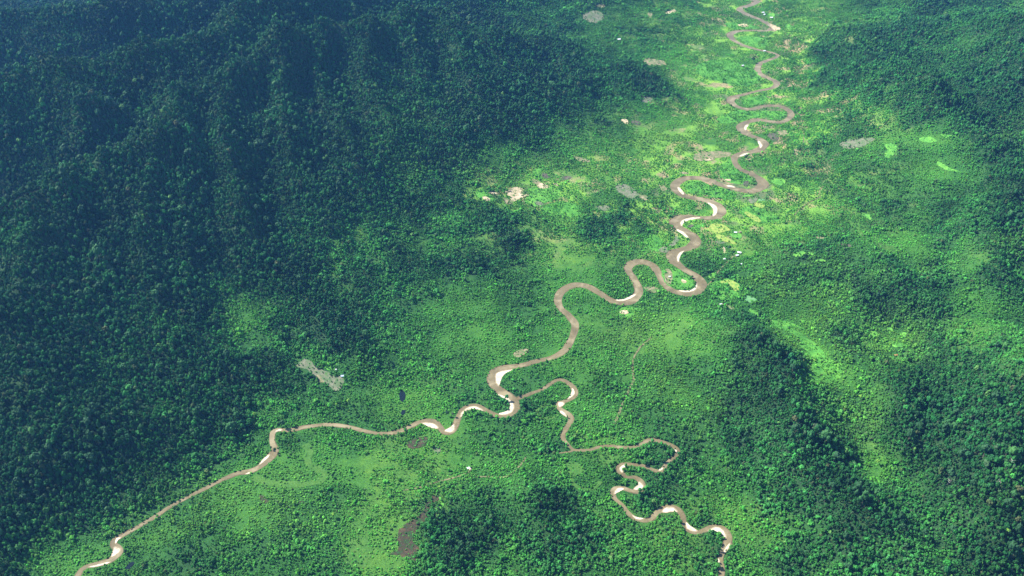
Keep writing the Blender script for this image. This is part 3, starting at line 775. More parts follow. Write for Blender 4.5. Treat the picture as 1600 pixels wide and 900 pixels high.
BARS = [
 ([(182.5,841),(189,840.3),(188,842),(184,843.5),(181.7,849),(180,848),(181,843.5)], "thin white sandbar above the lowest left sandbars"),
 ([(178.3,855.3),(186.7,856.7),(188.3,859),(183.3,865),(173.3,871.3),(175.8,865),(178,859)], "wedge of white sand inside the last bend of the broad river at lower left"),
 ([(138.7,885.3),(150,883.3),(161.7,880),(172.5,877.5),(166.7,881.3),(155,884.7),(143.3,886.7)], "long thin white sandbar nearest the bottom left corner"),
 ([(405,725.8),(410,719),(420,710),(421.7,711.7),(416.7,717.5),(412.5,720.8),(406.7,725.8)], "slanting white sandbar on the left bank below the small river islets"),
 ([(382.5,741.7),(386.7,739),(393,737.5),(390,740)], "tiny pale sandbar on the lower bank left of the river islets"),
 ([(428.3,677.5),(430.8,673.3),(435.8,670.5),(440,671.7),(440,673),(434,674)], "small white sandbar inside the sharp river corner at left"),
 ([(659,661),(674,660.8),(681.7,665),(684,669),(680,670),(670,666.7),(661.7,662.5)], "white sandbar under the river, left one of the pair below the meadow"),
 ([(694,672.5),(702.5,669),(709,662.5),(710,666.7),(709,673.3),(704,675.3),(698,674.7)], "triangular white sandbar in the river dip, right one of the pair"),
 ([(719,651.7),(722.5,644),(730,637.5),(740,635),(748,637),(756.7,643.3),(750,640.5),(740,639),(731,641),(724,646),(721,651.7)], "thin arched white sandbar under the small river arch"),
 ([(777.5,646.3),(788,644),(796,640),(797.5,631.7),(794,625.8),(785,621.7),(775,615),(783,617.5),(793,621.7),(800,628.3),(803,635),(801.5,641.7),(795,646.7),(785,648.3)], "long curved white sandbar where the side river joins the broad river"),
 ([(775,585),(778,582.5),(785,580),(795,578.7),(805,576.3),(796.7,580),(790,583),(785,588),(781.7,596.7),(780,604),(775.8,599),(775,591.7)], "large white sandbar inside the big left bend of the broad river"),
 ([(960,468.3),(973,468.3),(983,464),(991.7,459),(995,460),(986.7,465.8),(976.7,470),(966.7,470.5)], "narrow white sandbar on the upper bank of the U-shaped river bend"),
 ([(1057.5,405),(1059,399),(1063,394),(1070,391.7),(1065,396.7),(1061.7,403),(1060,411)], "pale sandbar on the right bank where two loops meet"),
 ([(1056,357.5),(1065,361),(1070,364),(1077.5,374),(1071.7,371),(1065,365),(1058,361)], "thin pale sandbar on the left bank below the middle loop"),
 ([(1063,347.5),(1068,343),(1080,340),(1093,339.7),(1095,341),(1082,343),(1071.7,345.8),(1066.7,350),(1065.8,354),(1063.7,351.7)], "hooked pale sandbar inside the middle river loop"),
 ([(1103,316),(1113,318),(1120,323),(1121,330),(1118,336),(1112.5,338.5),(1115.5,330),(1112.5,323)], "wide white sandbar inside the right bend near the yellow fields"),
 ([(1057.5,292.5),(1061.7,293),(1069,301.7),(1067.5,305),(1061.7,300)], "pale sandbar inside the left end of the wide flat loop"),
 ([(1153,245),(1162,240),(1172,239),(1162,243.7)], "small pale sandbar on the river double bend, left one"),
 ([(1182.5,219),(1188,221.7),(1191.7,227.5),(1187.5,232.5),(1186.7,227.5)], "small pale sandbar on the river double bend, right one"),
 ([(1162.7,198.7),(1166.7,194.7),(1170.7,195.3),(1166.7,199.3),(1166,204.7),(1162.7,201.3)], "small pale sandbar inside the far left bend"),
 ([(1133,290),(1143,289.3),(1150,293.5),(1140,292.3)], "thin pale sandbar on the upper bank of the wide flat loop"),
 ([(1058,453),(1075,455),(1086.7,450),(1088,440),(1090,450),(1081,456),(1068,457)], "thin pale curve of sand along the inside of the tight river loop"),
 ([(893,606),(897.5,610),(897.5,616.7),(891.7,621),(886.7,624),(891.7,616.7),(893.7,611.7)], "white sandbar inside the first bend of the narrow side river"),
 ([(871.7,628.3),(881,629),(881,632.5),(875.8,636.7),(873,635)], "blocky white sandbar at the narrow waist of the side river"),
 ([(874,641.7),(880,643),(885,649),(885.8,652),(881,649),(875.8,645)], "slanting white sandbar below the blocky one on the side river"),
 ([(1052.5,700),(1057.5,704),(1057.5,707.5),(1055,705)], "tiny white sandbar inside the right end of the side river's wide loop"),
 ([(1029,734),(1035,730.5),(1036,733),(1031,736)], "tiny white sandbar at the bottom of the side river's wide loop"),
 ([(968,731.7),(972.5,727),(981,726.7),(975,731),(973,739),(970,736.7)], "white sandbar in the upper left bend of the side river's double loop"),
 ([(997.5,752.5),(1003,756),(1005,760),(1001.7,765),(990,765.3),(992.5,761),(997.5,758)], "broad white sandbar in the right bend of the side river's double loop"),
 ([(960,773),(961,766.7),(966.7,762),(976.7,764),(970,766.7),(963,771)], "white sandbar in the lower left bend of the side river's double loop"),
 ([(987,804),(993,808),(1008,810),(998.6,812),(991.5,809.8)], "thin white sandbar along the bottom of the side river's dip"),
 ([(1034,799.5),(1039.5,794),(1046.6,792),(1053.7,795),(1059,800.4),(1048.4,799),(1039.5,801)], "white sandbar under the side river's rounded arch"),
 ([(1071.5,814.6),(1077.7,821.7),(1091,830),(1080.4,829.7),(1072.4,825.3)], "white sandbar on the inside of the side river's lower dip"),
 ([(1105,831),(1112,826),(1121,823.5),(1128,827),(1133,834),(1134.6,841),(1128,836),(1119.5,829.5),(1110.6,829.5)], "arched white sandbar inside the last big bend near the bottom edge"),
 ([(1129.8,863),(1135.5,853.7),(1140.5,848),(1141,852),(1134.6,862.6)], "slanting white sandbar on the right bank near the bottom edge"),
 ([(1121.6,871.5),(1124,875),(1124.5,882),(1123,887.5)], "thin white sandbar on the left bank, lowest on the side river"),
]
for i, (pix, lb) in enumerate(BARS):
    wx_, wy_ = unproj([p[0] for p in pix], [p[1] for p in pix], 0.0)
    W_ = np.stack([wx_, wy_], 1); C_ = W_.mean(0); dv_ = W_ - C_; dl_ = np.linalg.norm(dv_, axis=1)[:, None] + 1e-6
    W_ = C_ + dv_ * (1 + np.minimum(4.5 / dl_, 0.35))
    tag(sheet("shoal", pix, M['wet'], 0, 9, 2.2, 2, world_poly=W_, flat=0.64 + 0.03 * (i % 3)), "wet sand margin of the " + lb, kind="structure")
    tag(sheet("sandbar", pix, M['sand'], 0, 9, 0.8, 2, flat=0.75 + 0.05 * (i % 3)), lb, kind="structure")

# ------------------------------------------------------------------ terrain
CG = cover(GX, GY, HG)
def lerp3(a, b, t):
    return np.asarray(a)[None, None, :] * (1 - t[..., None]) + np.asarray(b)[None, None, :] * t[..., None]
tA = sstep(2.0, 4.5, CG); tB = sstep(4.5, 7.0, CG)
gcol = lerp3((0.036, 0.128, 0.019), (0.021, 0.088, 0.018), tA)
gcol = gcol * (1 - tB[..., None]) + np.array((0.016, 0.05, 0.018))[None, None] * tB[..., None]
yl = sstep(0.55, 0.75, fbm(GX, GY, 330, 3, 611)) * (1 - tB)
gcol = gcol * (1 - 0.35 * yl[..., None]) + 0.35 * yl[..., None] * np.array((0.09, 0.19, 0.03))[None, None]
# farmed land along the upper river: a mosaic of pasture, fallow and bare soil
RIVD = bil(DD, GX, GY, DS)
UU, VV, _d = proj(GX, GY, HG)
farm = np.exp(-(RIVD / 420.0) ** 2) * (1 - sstep(330, 430, VV)) * (1 - tB)
farm = np.maximum(farm, 0.8 * np.exp(-(((UU - 860) / 130) ** 2 + ((VV - 300) / 36) ** 2)) * (1 - tB))
past = np.minimum(1, farm * 1.3) * sstep(0.32, 0.54, fbm(GX, GY, 150, 4, 711, 0.6))
soil = farm * sstep(0.60, 0.68, fbm(GX, GY, 75, 3, 733, 0.65))
fall = farm * sstep(0.60, 0.70, fbm(GX, GY, 120, 3, 755, 0.6))
for wgt, cc in ((past, (0.125, 0.28, 0.038)), (fall, (0.085, 0.125, 0.055)), (soil, (0.24, 0.19, 0.12))):
    gcol = gcol * (1 - wgt[..., None]) + wgt[..., None] * np.array(cc)[None, None]
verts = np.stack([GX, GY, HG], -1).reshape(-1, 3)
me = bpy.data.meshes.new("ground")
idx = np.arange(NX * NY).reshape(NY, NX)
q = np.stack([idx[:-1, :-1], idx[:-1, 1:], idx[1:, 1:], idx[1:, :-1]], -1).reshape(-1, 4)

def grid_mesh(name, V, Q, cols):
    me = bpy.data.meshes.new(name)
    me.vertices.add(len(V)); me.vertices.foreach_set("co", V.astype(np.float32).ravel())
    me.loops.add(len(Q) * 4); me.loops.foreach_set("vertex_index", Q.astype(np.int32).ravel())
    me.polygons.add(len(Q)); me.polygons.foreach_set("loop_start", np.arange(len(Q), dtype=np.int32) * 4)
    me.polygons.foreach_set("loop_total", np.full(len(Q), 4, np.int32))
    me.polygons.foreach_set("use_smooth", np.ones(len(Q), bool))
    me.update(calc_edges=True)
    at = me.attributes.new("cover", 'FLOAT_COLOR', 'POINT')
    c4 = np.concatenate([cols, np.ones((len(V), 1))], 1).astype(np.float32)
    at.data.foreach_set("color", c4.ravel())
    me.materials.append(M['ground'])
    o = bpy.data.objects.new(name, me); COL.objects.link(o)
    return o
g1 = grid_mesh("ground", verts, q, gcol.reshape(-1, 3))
tag(g1, "green valley floor and jungle hills under the trees", kind="structure")

# the land beyond, out to the horizon: four coarse sheets butted round the fine one, their inner edges on its edge
def outer(ax, ay):
    XX, YY = np.meshgrid(ax, ay)
    xc = np.clip(XX, X0, X1); yc = np.clip(YY, Y0, Y1)
    away = np.hypot(XX - xc, YY - yc)
    edge = bil(HG, xc, yc, STEP)
    far = 420 * (fbm(XX, YY, 5200, 4, 800) - 0.42); far = np.maximum(far, 0) * sstep(300, 3500, away)
    Z = edge * np.exp(-away / 2500.0) + far
    V = np.stack([XX, YY, Z], -1).reshape(-1, 3)
    ii = np.arange(V.shape[0]).reshape(XX.shape)
    Q = np.stack([ii[:-1, :-1], ii[:-1, 1:], ii[1:, 1:], ii[1:, :-1]], -1).reshape(-1, 4)
    n = fbm(XX, YY, 600, 4, 900).reshape(-1, 1)
    c = np.array((0.02, 0.06, 0.02)) * (1 - n) + np.array((0.04, 0.11, 0.03)) * n
    return V, Q, c
def far_axis(a, b, n):
    t = np.linspace(0, 1, n)
    return a + (b - a) * t ** 2.2
FAR = 32000.0
xin = gx[::1]; yin = gy[::1]
VS = []; QS = []; CS = []; base = 0
left = far_axis(X0, -FAR, 60)[::-1]; right = far_axis(X1, FAR, 60)
front = far_axis(Y0, -FAR, 60)[::-1]; back = far_axis(Y1, FAR, 60)
xall = np.concatenate([left[:-1], gx[::8] if (NX - 1) % 8 == 0 else np.append(gx[::8], gx[-1]), right[1:]])
ymid = gy[::8] if (NY - 1) % 8 == 0 else np.append(gy[::8], gy[-1])
for ax, ay in ((xall, front), (xall, back), (left, ymid), (right, ymid)):
    V, Q, c = outer(ax, ay)
    VS.append(V); QS.append(Q + base); CS.append(c); base += len(V)
g2 = grid_mesh("distant_terrain", np.concatenate(VS), np.concatenate(QS), np.concatenate(CS))
tag(g2, "wooded land stretching on to the horizon beyond the valley", kind="structure")

# ------------------------------------------------------------------ tree models
def crown_mesh(name, seed, style):
    """a crown of several leafy clumps round a core; unit size: radius about 1, base at z=0"""
    r = random.Random(seed)
    bm = bmesh.new()
    clumps = []
    if style == 'broad':        # spreading rainforest crown
        n = r.randint(9, 12)
        for k in range(n):
            a = k * 2.4 + r.uniform(-0.4, 0.4); d = 0.68 * math.sqrt((k + 0.3) / n)
            clumps.append((d * math.cos(a), d * math.sin(a), 0.95 - 0.5 * d * d + r.uniform(-0.16, 0.16), r.uniform(0.26, 0.44)))
    elif style == 'tall':       # narrow emergent crown
        n = r.randint(8, 11)
        for k in range(n):
            a = k * 2.4 + r.uniform(-0.5, 0.5); h = k / n
            d = (0.5 * (1 - h * 0.6)) * r.uniform(0.5, 1.1)
            clumps.append((d * math.cos(a), d * math.sin(a), 0.45 + 1.3 * h, r.uniform(0.27, 0.42) * (1.15 - 0.35 * h)))
    else:                       # low bush
        n = r.randint(4, 6)
        for k in range(n):
            a = k * 2.4; d = 0.55 * math.sqrt((k + 0.2) / n)
            clumps.append((d * math.cos(a), d * math.sin(a), 0.42 + r.uniform(-0.12, 0.14), r.uniform(0.34, 0.5)))
    for (cx, cy, cz, cr) in clumps:
        mat = Matrix.Translation((cx, cy, cz)) @ Matrix.Rotation(r.uniform(0, 6), 4, Vector((r.random(), r.random(), r.random() + .1)).normalized()) @ Matrix.Diagonal((cr, cr, cr * r.uniform(0.7, 0.95), 1))
        ret = bmesh.ops.create_icosphere(bm, subdivisions=2 if style != 'bush' else 1, radius=1.0, matrix=mat)
        for v in ret['verts']:
            c = Vector((cx, cy, cz)); d = v.co - c
            k = 1 + 0.42 * mnoise.noise(v.co * 3.4 + Vector((seed, 0, 0))) + r.uniform(-0.13, 0.13)
            v.co = c + d * k
    # loose leaf sprays standing off the surface
    pts = [v.co.copy() for v in bm.verts]
    for k in range(26 if style != 'bush' else 8):
        p = r.choice(pts)
        n = Vector((p.x, p.y, p.z - 0.4)).normalized()
        t = n.cross(Vector((r.uniform(-1, 1), r.uniform(-1, 1), r.uniform(-1, 1)))).normalized()
        b_ = n.cross(t)
        s = r.uniform(0.07, 0.13)
        q0 = p + n * 0.02
        vs = [bm.verts.new(q0 + t * s), bm.verts.new(q0 + b_ * s + n * s * 1.1), bm.verts.new(q0 - t * s), bm.verts.new(q0 - b_ * s + n * s * 0.4)]
        bm.faces.new(vs)
    me = bpy.data.meshes.new(name); bm.to_mesh(me); bm.free()
    me.polygons.foreach_set("use_smooth", [False] * len(me.polygons))
    return me

def tube(bm, p, q, r0, r1, seg=6):
    p = Vector(p); q = Vector(q); d = (q - p).normalized()
    u = d.orthogonal().normalized(); w = d.cross(u)
    A = [bm.verts.new(p + (u * math.cos(2 * math.pi * k / seg) + w * math.sin(2 * math.pi * k / seg)) * r0) for k in range(seg)]
    B = [bm.verts.new(q + (u * math.cos(2 * math.pi * k / seg) + w * math.sin(2 * math.pi * k / seg)) * r1) for k in range(seg)]
    for k in range(seg): bm.faces.new((A[k], A[(k + 1) % seg], B[(k + 1) % seg], B[k]))
    bm.faces.new(B)

def trunk_mesh(name, seed, h=1.0, dead=False):
    """tapered trunk of height 1 with limbs reaching into the crown"""
    r = random.Random(seed); bm = bmesh.new()
    t = 0.035
    pts = [(0, 0, -0.06), (r.uniform(-.02, .02), r.uniform(-.02, .02), 0.35), (r.uniform(-.04, .04), r.uniform(-.04, .04), 0.7), (r.uniform(-.05, .05), r.uniform(-.05, .05), 0.95)]
    rad = [t, t * .75, t * .5, t * .2]
    for a, b_, ra, rb in zip(pts[:-1], pts[1:], rad[:-1], rad[1:]): tube(bm, a, b_, ra, rb)
    for k in range(7 if dead else 5):
        a = k * 2.4; z = 0.5 + 0.06 * k
        L = r.uniform(0.2, 0.34)
        e = Vector((math.cos(a) * L, math.sin(a) * L, z + r.uniform(0.1, 0.22)))
        tube(bm, (0, 0, z), e, t * .4, t * .12, 5)
        if dead:
            for m_ in range(2):
                tube(bm, e * 0.8 + Vector((0, 0, z * .2)), e + Vector((r.uniform(-.1, .1), r.uniform(-.1, .1), r.uniform(.05, .14))), t * .14, t * .05, 4)
    me = bpy.data.meshes.new(name); bm.to_mesh(me); bm.free()
    return me

def combined(name, crown, trunk, zlift, tr_h, foliage):
    bm = bmesh.new(); bm.from_mesh(crown)
    bmesh.ops.transform(bm, matrix=Matrix.Translation((0, 0, zlift)), verts=bm.verts)
    n0 = len(bm.faces)
    if trunk:
        b2 = bmesh.new(); b2.from_mesh(trunk); bmesh.ops.transform(b2, matrix=Matrix.Diagonal((tr_h, tr_h, tr_h, 1)), verts=b2.verts)
        tmp = bpy.data.meshes.new("tmp"); b2.to_mesh(tmp); b2.free()
        bm.from_mesh(tmp); bpy.data.meshes.remove(tmp)
        bm.faces.ensure_lookup_table()
        for f in bm.faces[n0:]: f.material_index = 1
    me = bpy.data.meshes.new(name); bm.to_mesh(me); bm.free()
    me.materials.append(foliage); me.materials.append(M['bark'])
    return me

BROAD = [crown_mesh("crown", 10 + k, 'broad') for k in range(5)]
TALL = [crown_mesh("crown", 30 + k, 'tall') for k in range(3)]
BUSH = [crown_mesh("crown", 50 + k, 'bush') for k in range(4)]
TRUNKS = [trunk_mesh("trunk", 70 + k) for k in range(3)]

proto_col = {}
def protos(key, meshes):
    c = bpy.data.collections.new(key)
    for i, me in enumerate(meshes):
        o = bpy.data.objects.new("%s_%02d" % (key, i), me)
        c.objects.link(o)
    proto_col[key] = c          # kept out of the scene: only instanced
    return c
protos("tall_tree_model", [combined("tree", BROAD[k], TRUNKS[k % 3], 0.95, 1.7, M['foliage']) for k in range(5)] + [combined("tree", TALL[k], TRUNKS[k], 0.7, 1.8, M['foliage']) for k in range(3)])
protos("young_tree_model", [combined("tree", BROAD[k], TRUNKS[k % 3], 0.35, 1.1, M['foliage']) for k in range(4)] + [combined("tree", TALL[0], TRUNKS[0], 0.3, 1.2, M['foliage'])] + [combined("tree", BUSH[k], None, 0.5, 1, M['foliage']) for k in range(2)])
protos("shrub_model", [combined("shrub", BUSH[k], None, 0.0, 1, M['foliage']) for k in range(4)])

def scatter_object(name, pos, scl, rot, kind, tint, col_):
    n = len(pos)
    me = bpy.data.meshes.new(name)
    me.vertices.add(n); me.vertices.foreach_set("co", pos.astype(np.float32).ravel())
    a = me.attributes.new("scl", 'FLOAT_VECTOR', 'POINT'); a.data.foreach_set("vector", scl.astype(np.float32).ravel())
    a = me.attributes.new("rot", 'FLOAT_VECTOR', 'POINT'); a.data.foreach_set("vector", rot.astype(np.float32).ravel())
    a = me.attributes.new("tint", 'FLOAT_VECTOR', 'POINT'); a.data.foreach_set("vector", tint.astype(np.float32).ravel())
    a = me.attributes.new("model", 'INT', 'POINT'); a.data.foreach_set("value", kind.astype(np.int32))
    o = bpy.data.objects.new(name, me); COL.objects.link(o)
    ng = bpy.data.node_groups.new(name, 'GeometryNodeTree')
    ng.interface.new_socket(name="Geometry", in_out='INPUT', socket_type='NodeSocketGeometry')
    ng.interface.new_socket(name="Geometry", in_out='OUTPUT', socket_type='NodeSocketGeometry')
    N = ng.nodes; Lk = ng.links
    gi = N.new('NodeGroupInput'); go = N.new('NodeGroupOutput')
    ci = N.new('GeometryNodeCollectionInfo'); ci.inputs[0].default_value = col_
    ci.inputs["Separate Children"].default_value = True; ci.inputs["Reset Children"].default_value = True
    ip = N.new('GeometryNodeInstanceOnPoints'); ip.inputs["Pick Instance"].default_value = True
    def attr(nm, ty):
        k = N.new('GeometryNodeInputNamedAttribute'); k.data_type = ty; k.inputs[0].default_value = nm
        return k.outputs[0]
    Lk.new(gi.outputs[0], ip.inputs["Points"]); Lk.new(ci.outputs[0], ip.inputs["Instance"])
    Lk.new(attr("model", 'INT'), ip.inputs["Instance Index"])
    er = N.new('FunctionNodeEulerToRotation'); Lk.new(attr("rot", 'FLOAT_VECTOR'), er.inputs[0]); Lk.new(er.outputs[0], ip.inputs["Rotation"])
    Lk.new(attr("scl", 'FLOAT_VECTOR'), ip.inputs["Scale"])
    Lk.new(ip.outputs[0], go.inputs[0])
    md = o.modifiers.new("scatter", 'NODES'); md.node_group = ng
    return o

# ------------------------------------------------------------------ where trees stand
def candidates(sp, seed):
    rg = np.random.default_rng(seed)
    # only ground the photograph (with a margin for a step to the side) could see
    xs = np.arange(X0 + 20, X1 - 20, sp); ys = np.arange(Y0 + 20, Y1 - 20, sp * 0.87)
    XX, YY = np.meshgrid(xs, ys)
    XX = XX + (np.arange(len(ys)) % 2)[:, None] * sp / 2
    x = (XX + rg.uniform(-0.75, 0.75, XX.shape) * sp).ravel(); y = (YY + rg.uniform(-0.75, 0.75, YY.shape) * sp).ravel()
    z = height(x, y)
    u, v, d = proj(x, y, z + 8)
    k = (u > -110) & (u < 1710) & (v > -60) & (v < 985) & (x > X0 + 15) & (x < X1 - 15) & (y < Y1 - 15)
    return x[k], y[k], z[k], u[k], v[k], d[k], rg

def mask_at(x, y):
    m0 = _mask(x, y)
    m1 = _mask(x + rng.normal(0, 6.5, x.shape), y + rng.normal(0, 6.5, x.shape))
    return np.where((m0 == 9) | (m1 == 9), 9, m1)          # ragged field margins, clean water edge

def _mask(x, y):
    return MASK[np.clip(((y - Y0) / MS + .5).astype(int), 0, mny - 1), np.clip(((x - X0) / MS + .5).astype(int), 0, mnx - 1)]

def palette(n, c, x, y, rg):
    """leaf colour by kind of wood, with stands of one colour and odd single trees"""
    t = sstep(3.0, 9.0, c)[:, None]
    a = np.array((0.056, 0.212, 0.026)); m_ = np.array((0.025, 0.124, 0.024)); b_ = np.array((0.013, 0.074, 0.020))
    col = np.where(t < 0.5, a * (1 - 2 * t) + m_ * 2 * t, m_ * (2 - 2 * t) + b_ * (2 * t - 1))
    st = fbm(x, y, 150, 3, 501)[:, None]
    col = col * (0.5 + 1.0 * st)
    yl = sstep(0.56, 0.76, fbm(x, y, 420, 3, 533))[:, None] * (1 - t)
    col = col * (1 - 0.5 * yl) + 0.5 * yl * np.array((0.10, 0.23, 0.03))
    col = col * np.exp(rg.normal(0, 0.24, (n, 1))) * np.exp(rg.normal(0, 0.10, (n, 3)))
    w = rg.random(n)
    gr = w < 0.02                      # greyish crowns
    col[gr] = col[gr] * 0.4 + np.array((0.06, 0.10, 0.055)) * 0.6
    br = (w > 0.05) & (w < 0.065)      # brownish, flowering or bare crowns
    col[br] = col[br] * 0.4 + np.array((0.075, 0.075, 0.035)) * 0.6
    lg = (w > 0.992)                   # fresh bright crowns
    col[lg] = np.array((0.085, 0.20, 0.045)) * (0.7 + 0.5 * rg.random((lg.sum(), 1)))
    return np.clip(col, 0.008, 0.5)

# tall old trees
x, y, z, u, v, d, rg = candidates(8.9, 1)
c = cover(x, y, z); mk = mask_at(x, y)
gap = fbm(x, y, 70, 2, 441)
keep = (mk == 0) & (rg.random(len(x)) < sstep(5.2, 8.0, c) * np.where(gap < 0.34, 0.6, 1.0))
x, y, z, u, v, d, c = [q_[keep] for q_ in (x, y, z, u, v, d, c)]
n = len(x)
rad = 4.35 * (0.66 + 0.68 * vnoise(x, y, 38, 77)) * np.exp(rg.normal(0, 0.36, n)) * (0.85 + 0.25 * sstep(5.5, 9, c))
big = rg.random(n) < 0.05; rad[big] *= 1.45
hgt = rad * rg.uniform(1.0, 1.55, n) + 3
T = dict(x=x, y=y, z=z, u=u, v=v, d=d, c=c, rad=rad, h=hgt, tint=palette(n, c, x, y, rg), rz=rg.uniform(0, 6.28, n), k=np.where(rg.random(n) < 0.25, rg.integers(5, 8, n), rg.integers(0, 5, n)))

# ---- the individually built trees: those that show largest in the picture
inframe = (u > 8) & (u < 1592) & (v > 8) & (v < 893)
score = np.where(inframe, rad / d, 0)
LEAF = {
 'dark green': foliage_mat("dark_green_leaves", (0.020, 0.066, 0.026)),
 'deep green': foliage_mat("deep_green_leaves", (0.03, 0.10, 0.032)),
 'mid green': foliage_mat("mid_green_leaves", (0.045, 0.14, 0.036)),
 'grey green': foliage_mat("grey_green_leaves", (0.055, 0.095, 0.05)),
 'olive brown': foliage_mat("olive_brown_leaves", (0.06, 0.075, 0.03)),
 'light green': foliage_mat("light_green_leaves", (0.075, 0.18, 0.045)),
 'lime green': foliage_mat("lime_green_leaves", (0.13, 0.27, 0.04)),
}
LM = [("dark green", (0.020, 0.066, 0.026)), ("deep green", (0.03, 0.10, 0.032)), ("mid green", (0.045, 0.14, 0.036)), ("grey green", (0.055, 0.095, 0.05)), ("olive brown", (0.06, 0.075, 0.03)), ("light green", (0.075, 0.18, 0.045))]
PLACES = [(40,870,"in the dark forest in the bottom left corner"),(60,790,"on the dark slope above the bottom left corner"),(60,680,"on the dark mountain slope at the left edge"),
 (170,800,"on the left bank above the lowest white sandbars"),(250,740,"in the forest left of the straight river reach"),(330,880,"at the bottom edge right of the lower left pond"),
 (420,840,"at the bottom edge below the grassland"),(500,880,"at the bottom edge left of the yellowish meadow"),(700,860,"right beside the burnt brown clearing"),(600,830,"left of the burnt brown clearing"),
 (780,870,"at the bottom edge right of the burnt clearing"),(870,790,"on the low dark rise left of the side river"),(960,860,"below the dips of the narrow side river"),(1060,870,"left of the last bend of the side river"),
 (1160,880,"right of the last bend of the side river"),(1250,870,"at the bottom edge midway between side river and right corner"),(1350,870,"at the bottom edge in the right-hand forest"),
 (1450,870,"near the bottom edge of the right-hand forest"),(1560,870,"in the forest in the bottom right corner"),(1560,780,"on the slope above the bottom right corner"),(1450,790,"in the old forest at lower right"),
 (1350,780,"on the wooded ridge at lower right"),(1240,780,"on the left flank of the wooded ridge at lower right"),(1250,700,"on the middle of the wooded ridge at lower right"),(1560,700,"at the right edge above the bottom right corner"),
 (1450,700,"in the forest right of the light green dell"),(1180,750,"above the last bend of the side river"),
 (40,600,"at the left edge a third of the way up"),(140,620,"on the dark slope inland from the left edge"),(240,650,"on the lower mountain slope above the straight river reach"),(330,690,"in the forest just above the straight river reach"),
 (130,710,"on the dark slope between the left edge and the river"),(380,620,"on the dark forest edge left of the lime tree"),(40,500,"at the left edge at mid height"),(150,520,"on the mountain flank at mid left"),(260,560,"on the foot of the mountain left of the grey clearing"),
 (110,890,"in the wood at the bottom edge left of the sandbars"),(250,820,"just right of the last straight reach of the river"),(1500,620,"on the wooded slope near the right edge, two thirds down"),(1500,830,"midway between the ridge and the bottom right corner"),(1400,830,"low on the wooded ridge near the bottom edge"),
 (40,400,"at the left edge just above mid height"),(40,300,"at the left edge on the lower of the two long crests"),(60,200,"at the left edge between the two long mountain crests"),(60,80,"on the far crest at the left edge"),
 (180,400,"on the mountainside at left, halfway up the frame"),(200,290,"just below the lower long crest at left"),(200,180,"between the two long crests at upper left"),(220,60,"on the far crest at upper left"),
 (320,470,"at the foot of the mountain left of centre"),(330,360,"on the broad dark slope at left of centre"),(350,240,"high on the broad dark mountain left of centre"),(360,120,"near the mountain top at upper left"),
 (470,400,"on the lower mountain slope left of centre"),(480,280,"midway up the middle mountain"),(500,160,"high on the middle mountain"),(520,50,"near the top edge on the middle mountain"),
 (600,300,"on the lower slope of the middle mountain"),(640,180,"on the right flank of the middle mountain"),(680,70,"near the top edge on the right flank of the mountain"),(760,180,"on the spur above the whitish clearing"),
 (840,90,"on the last spur of the mountain towards the valley"),(820,190,"in the forest edge above the whitish clearing"),(560,530,"on the small wooded knoll right of the grey clearing"),(1020,125,"on the small dark wooded hill by the valley"),
 (1400,110,"on the hill at upper right"),(1500,200,"on the right slope of the upper right hill"),(1580,280,"at the right edge above the slanting clearing"),(1570,400,"at the right edge at mid height"),(1180,530,"on top of the dark wooded hill below the river loops"),
 (1230,590,"on the right side of the dark wooded hill")]
order = np.argsort(-score)
N_IND = 262
chosen = []; cell = {}
for i in order:
    key = (int(u[i] // 80), int(v[i] // 75))
    if cell.get(key, 0) >= 3: continue
    cell[key] = cell.get(key, 0) + 1
    chosen.append(i)
    if len(chosen) >= N_IND: break

model_root = {}
def make_tree(style, k):
    r = bpy.data.objects.new("rainforest_tree", None)
    crown = bpy.data.objects.new("crown", (BROAD[k] if style == 'broad' else TALL[k]))
    trunk = bpy.data.objects.new("trunk", TRUNKS[k % 3])
    return r, crown, trunk, (0.95 if style == 'broad' else 0.7), (1.7 if style == 'broad' else 1.8)
for me_ in BROAD + TALL + BUSH: me_.materials.append(M['foliage'])
for me_ in TRUNKS: me_.materials.append(M['bark'])
def place_tree(px_, py_, pz_, rad_, h_, rz_, ki, colour, label, group, name="rainforest_tree"):
    style, k = ('broad', ki) if ki < 5 else ('tall', ki - 5)
    if (style, k) not in model_root: model_root[(style, k)] = make_tree(style, k)
    r0, c0, t0, lift, th = model_root[(style, k)]
    r_ = r0.copy(); c_ = c0.copy(); t_ = t0.copy()
    r_.name = name
    for o in (r_, c_, t_): COL.objects.link(o)
    r_.location = (px_, py_, pz_); r_.rotation_euler = (0, 0, rz_); r_.scale = (rad_, rad_, h_)
    c_.parent = r_; t_.parent = r_
    c_.location = (0, 0, lift); t_.scale = (th, th, th)
    c_.material_slots[0].link = 'OBJECT'; c_.material_slots[0].material = LEAF[colour]
    tag(r_, label, "tree", group)
    return r_
info = {}
for i in chosen:
    t = T['tint'][i]
    best = min(LM, key=lambda q_: sum((math.log(max(a, 1e-3)) - math.log(b_)) ** 2 for a, b_ in zip(t, q_[1])))[0]
    pl = min(PLACES, key=lambda q_: (q_[0] - u[i]) ** 2 + (q_[1] - v[i]) ** 2)[2]
    shape = "narrow" if T['k'][i] >= 5 else ("huge" if rad[i] > 10 else "broad")
    info[i] = (best, pl, shape)
same = {}
for i in chosen: same.setdefault(info[i], []).append(i)
NTH = ["leftmost", "second from left", "third from left", "fourth from left", "fifth from left", "sixth from left", "seventh from left", "eighth from left", "ninth from left", "tenth from left"]
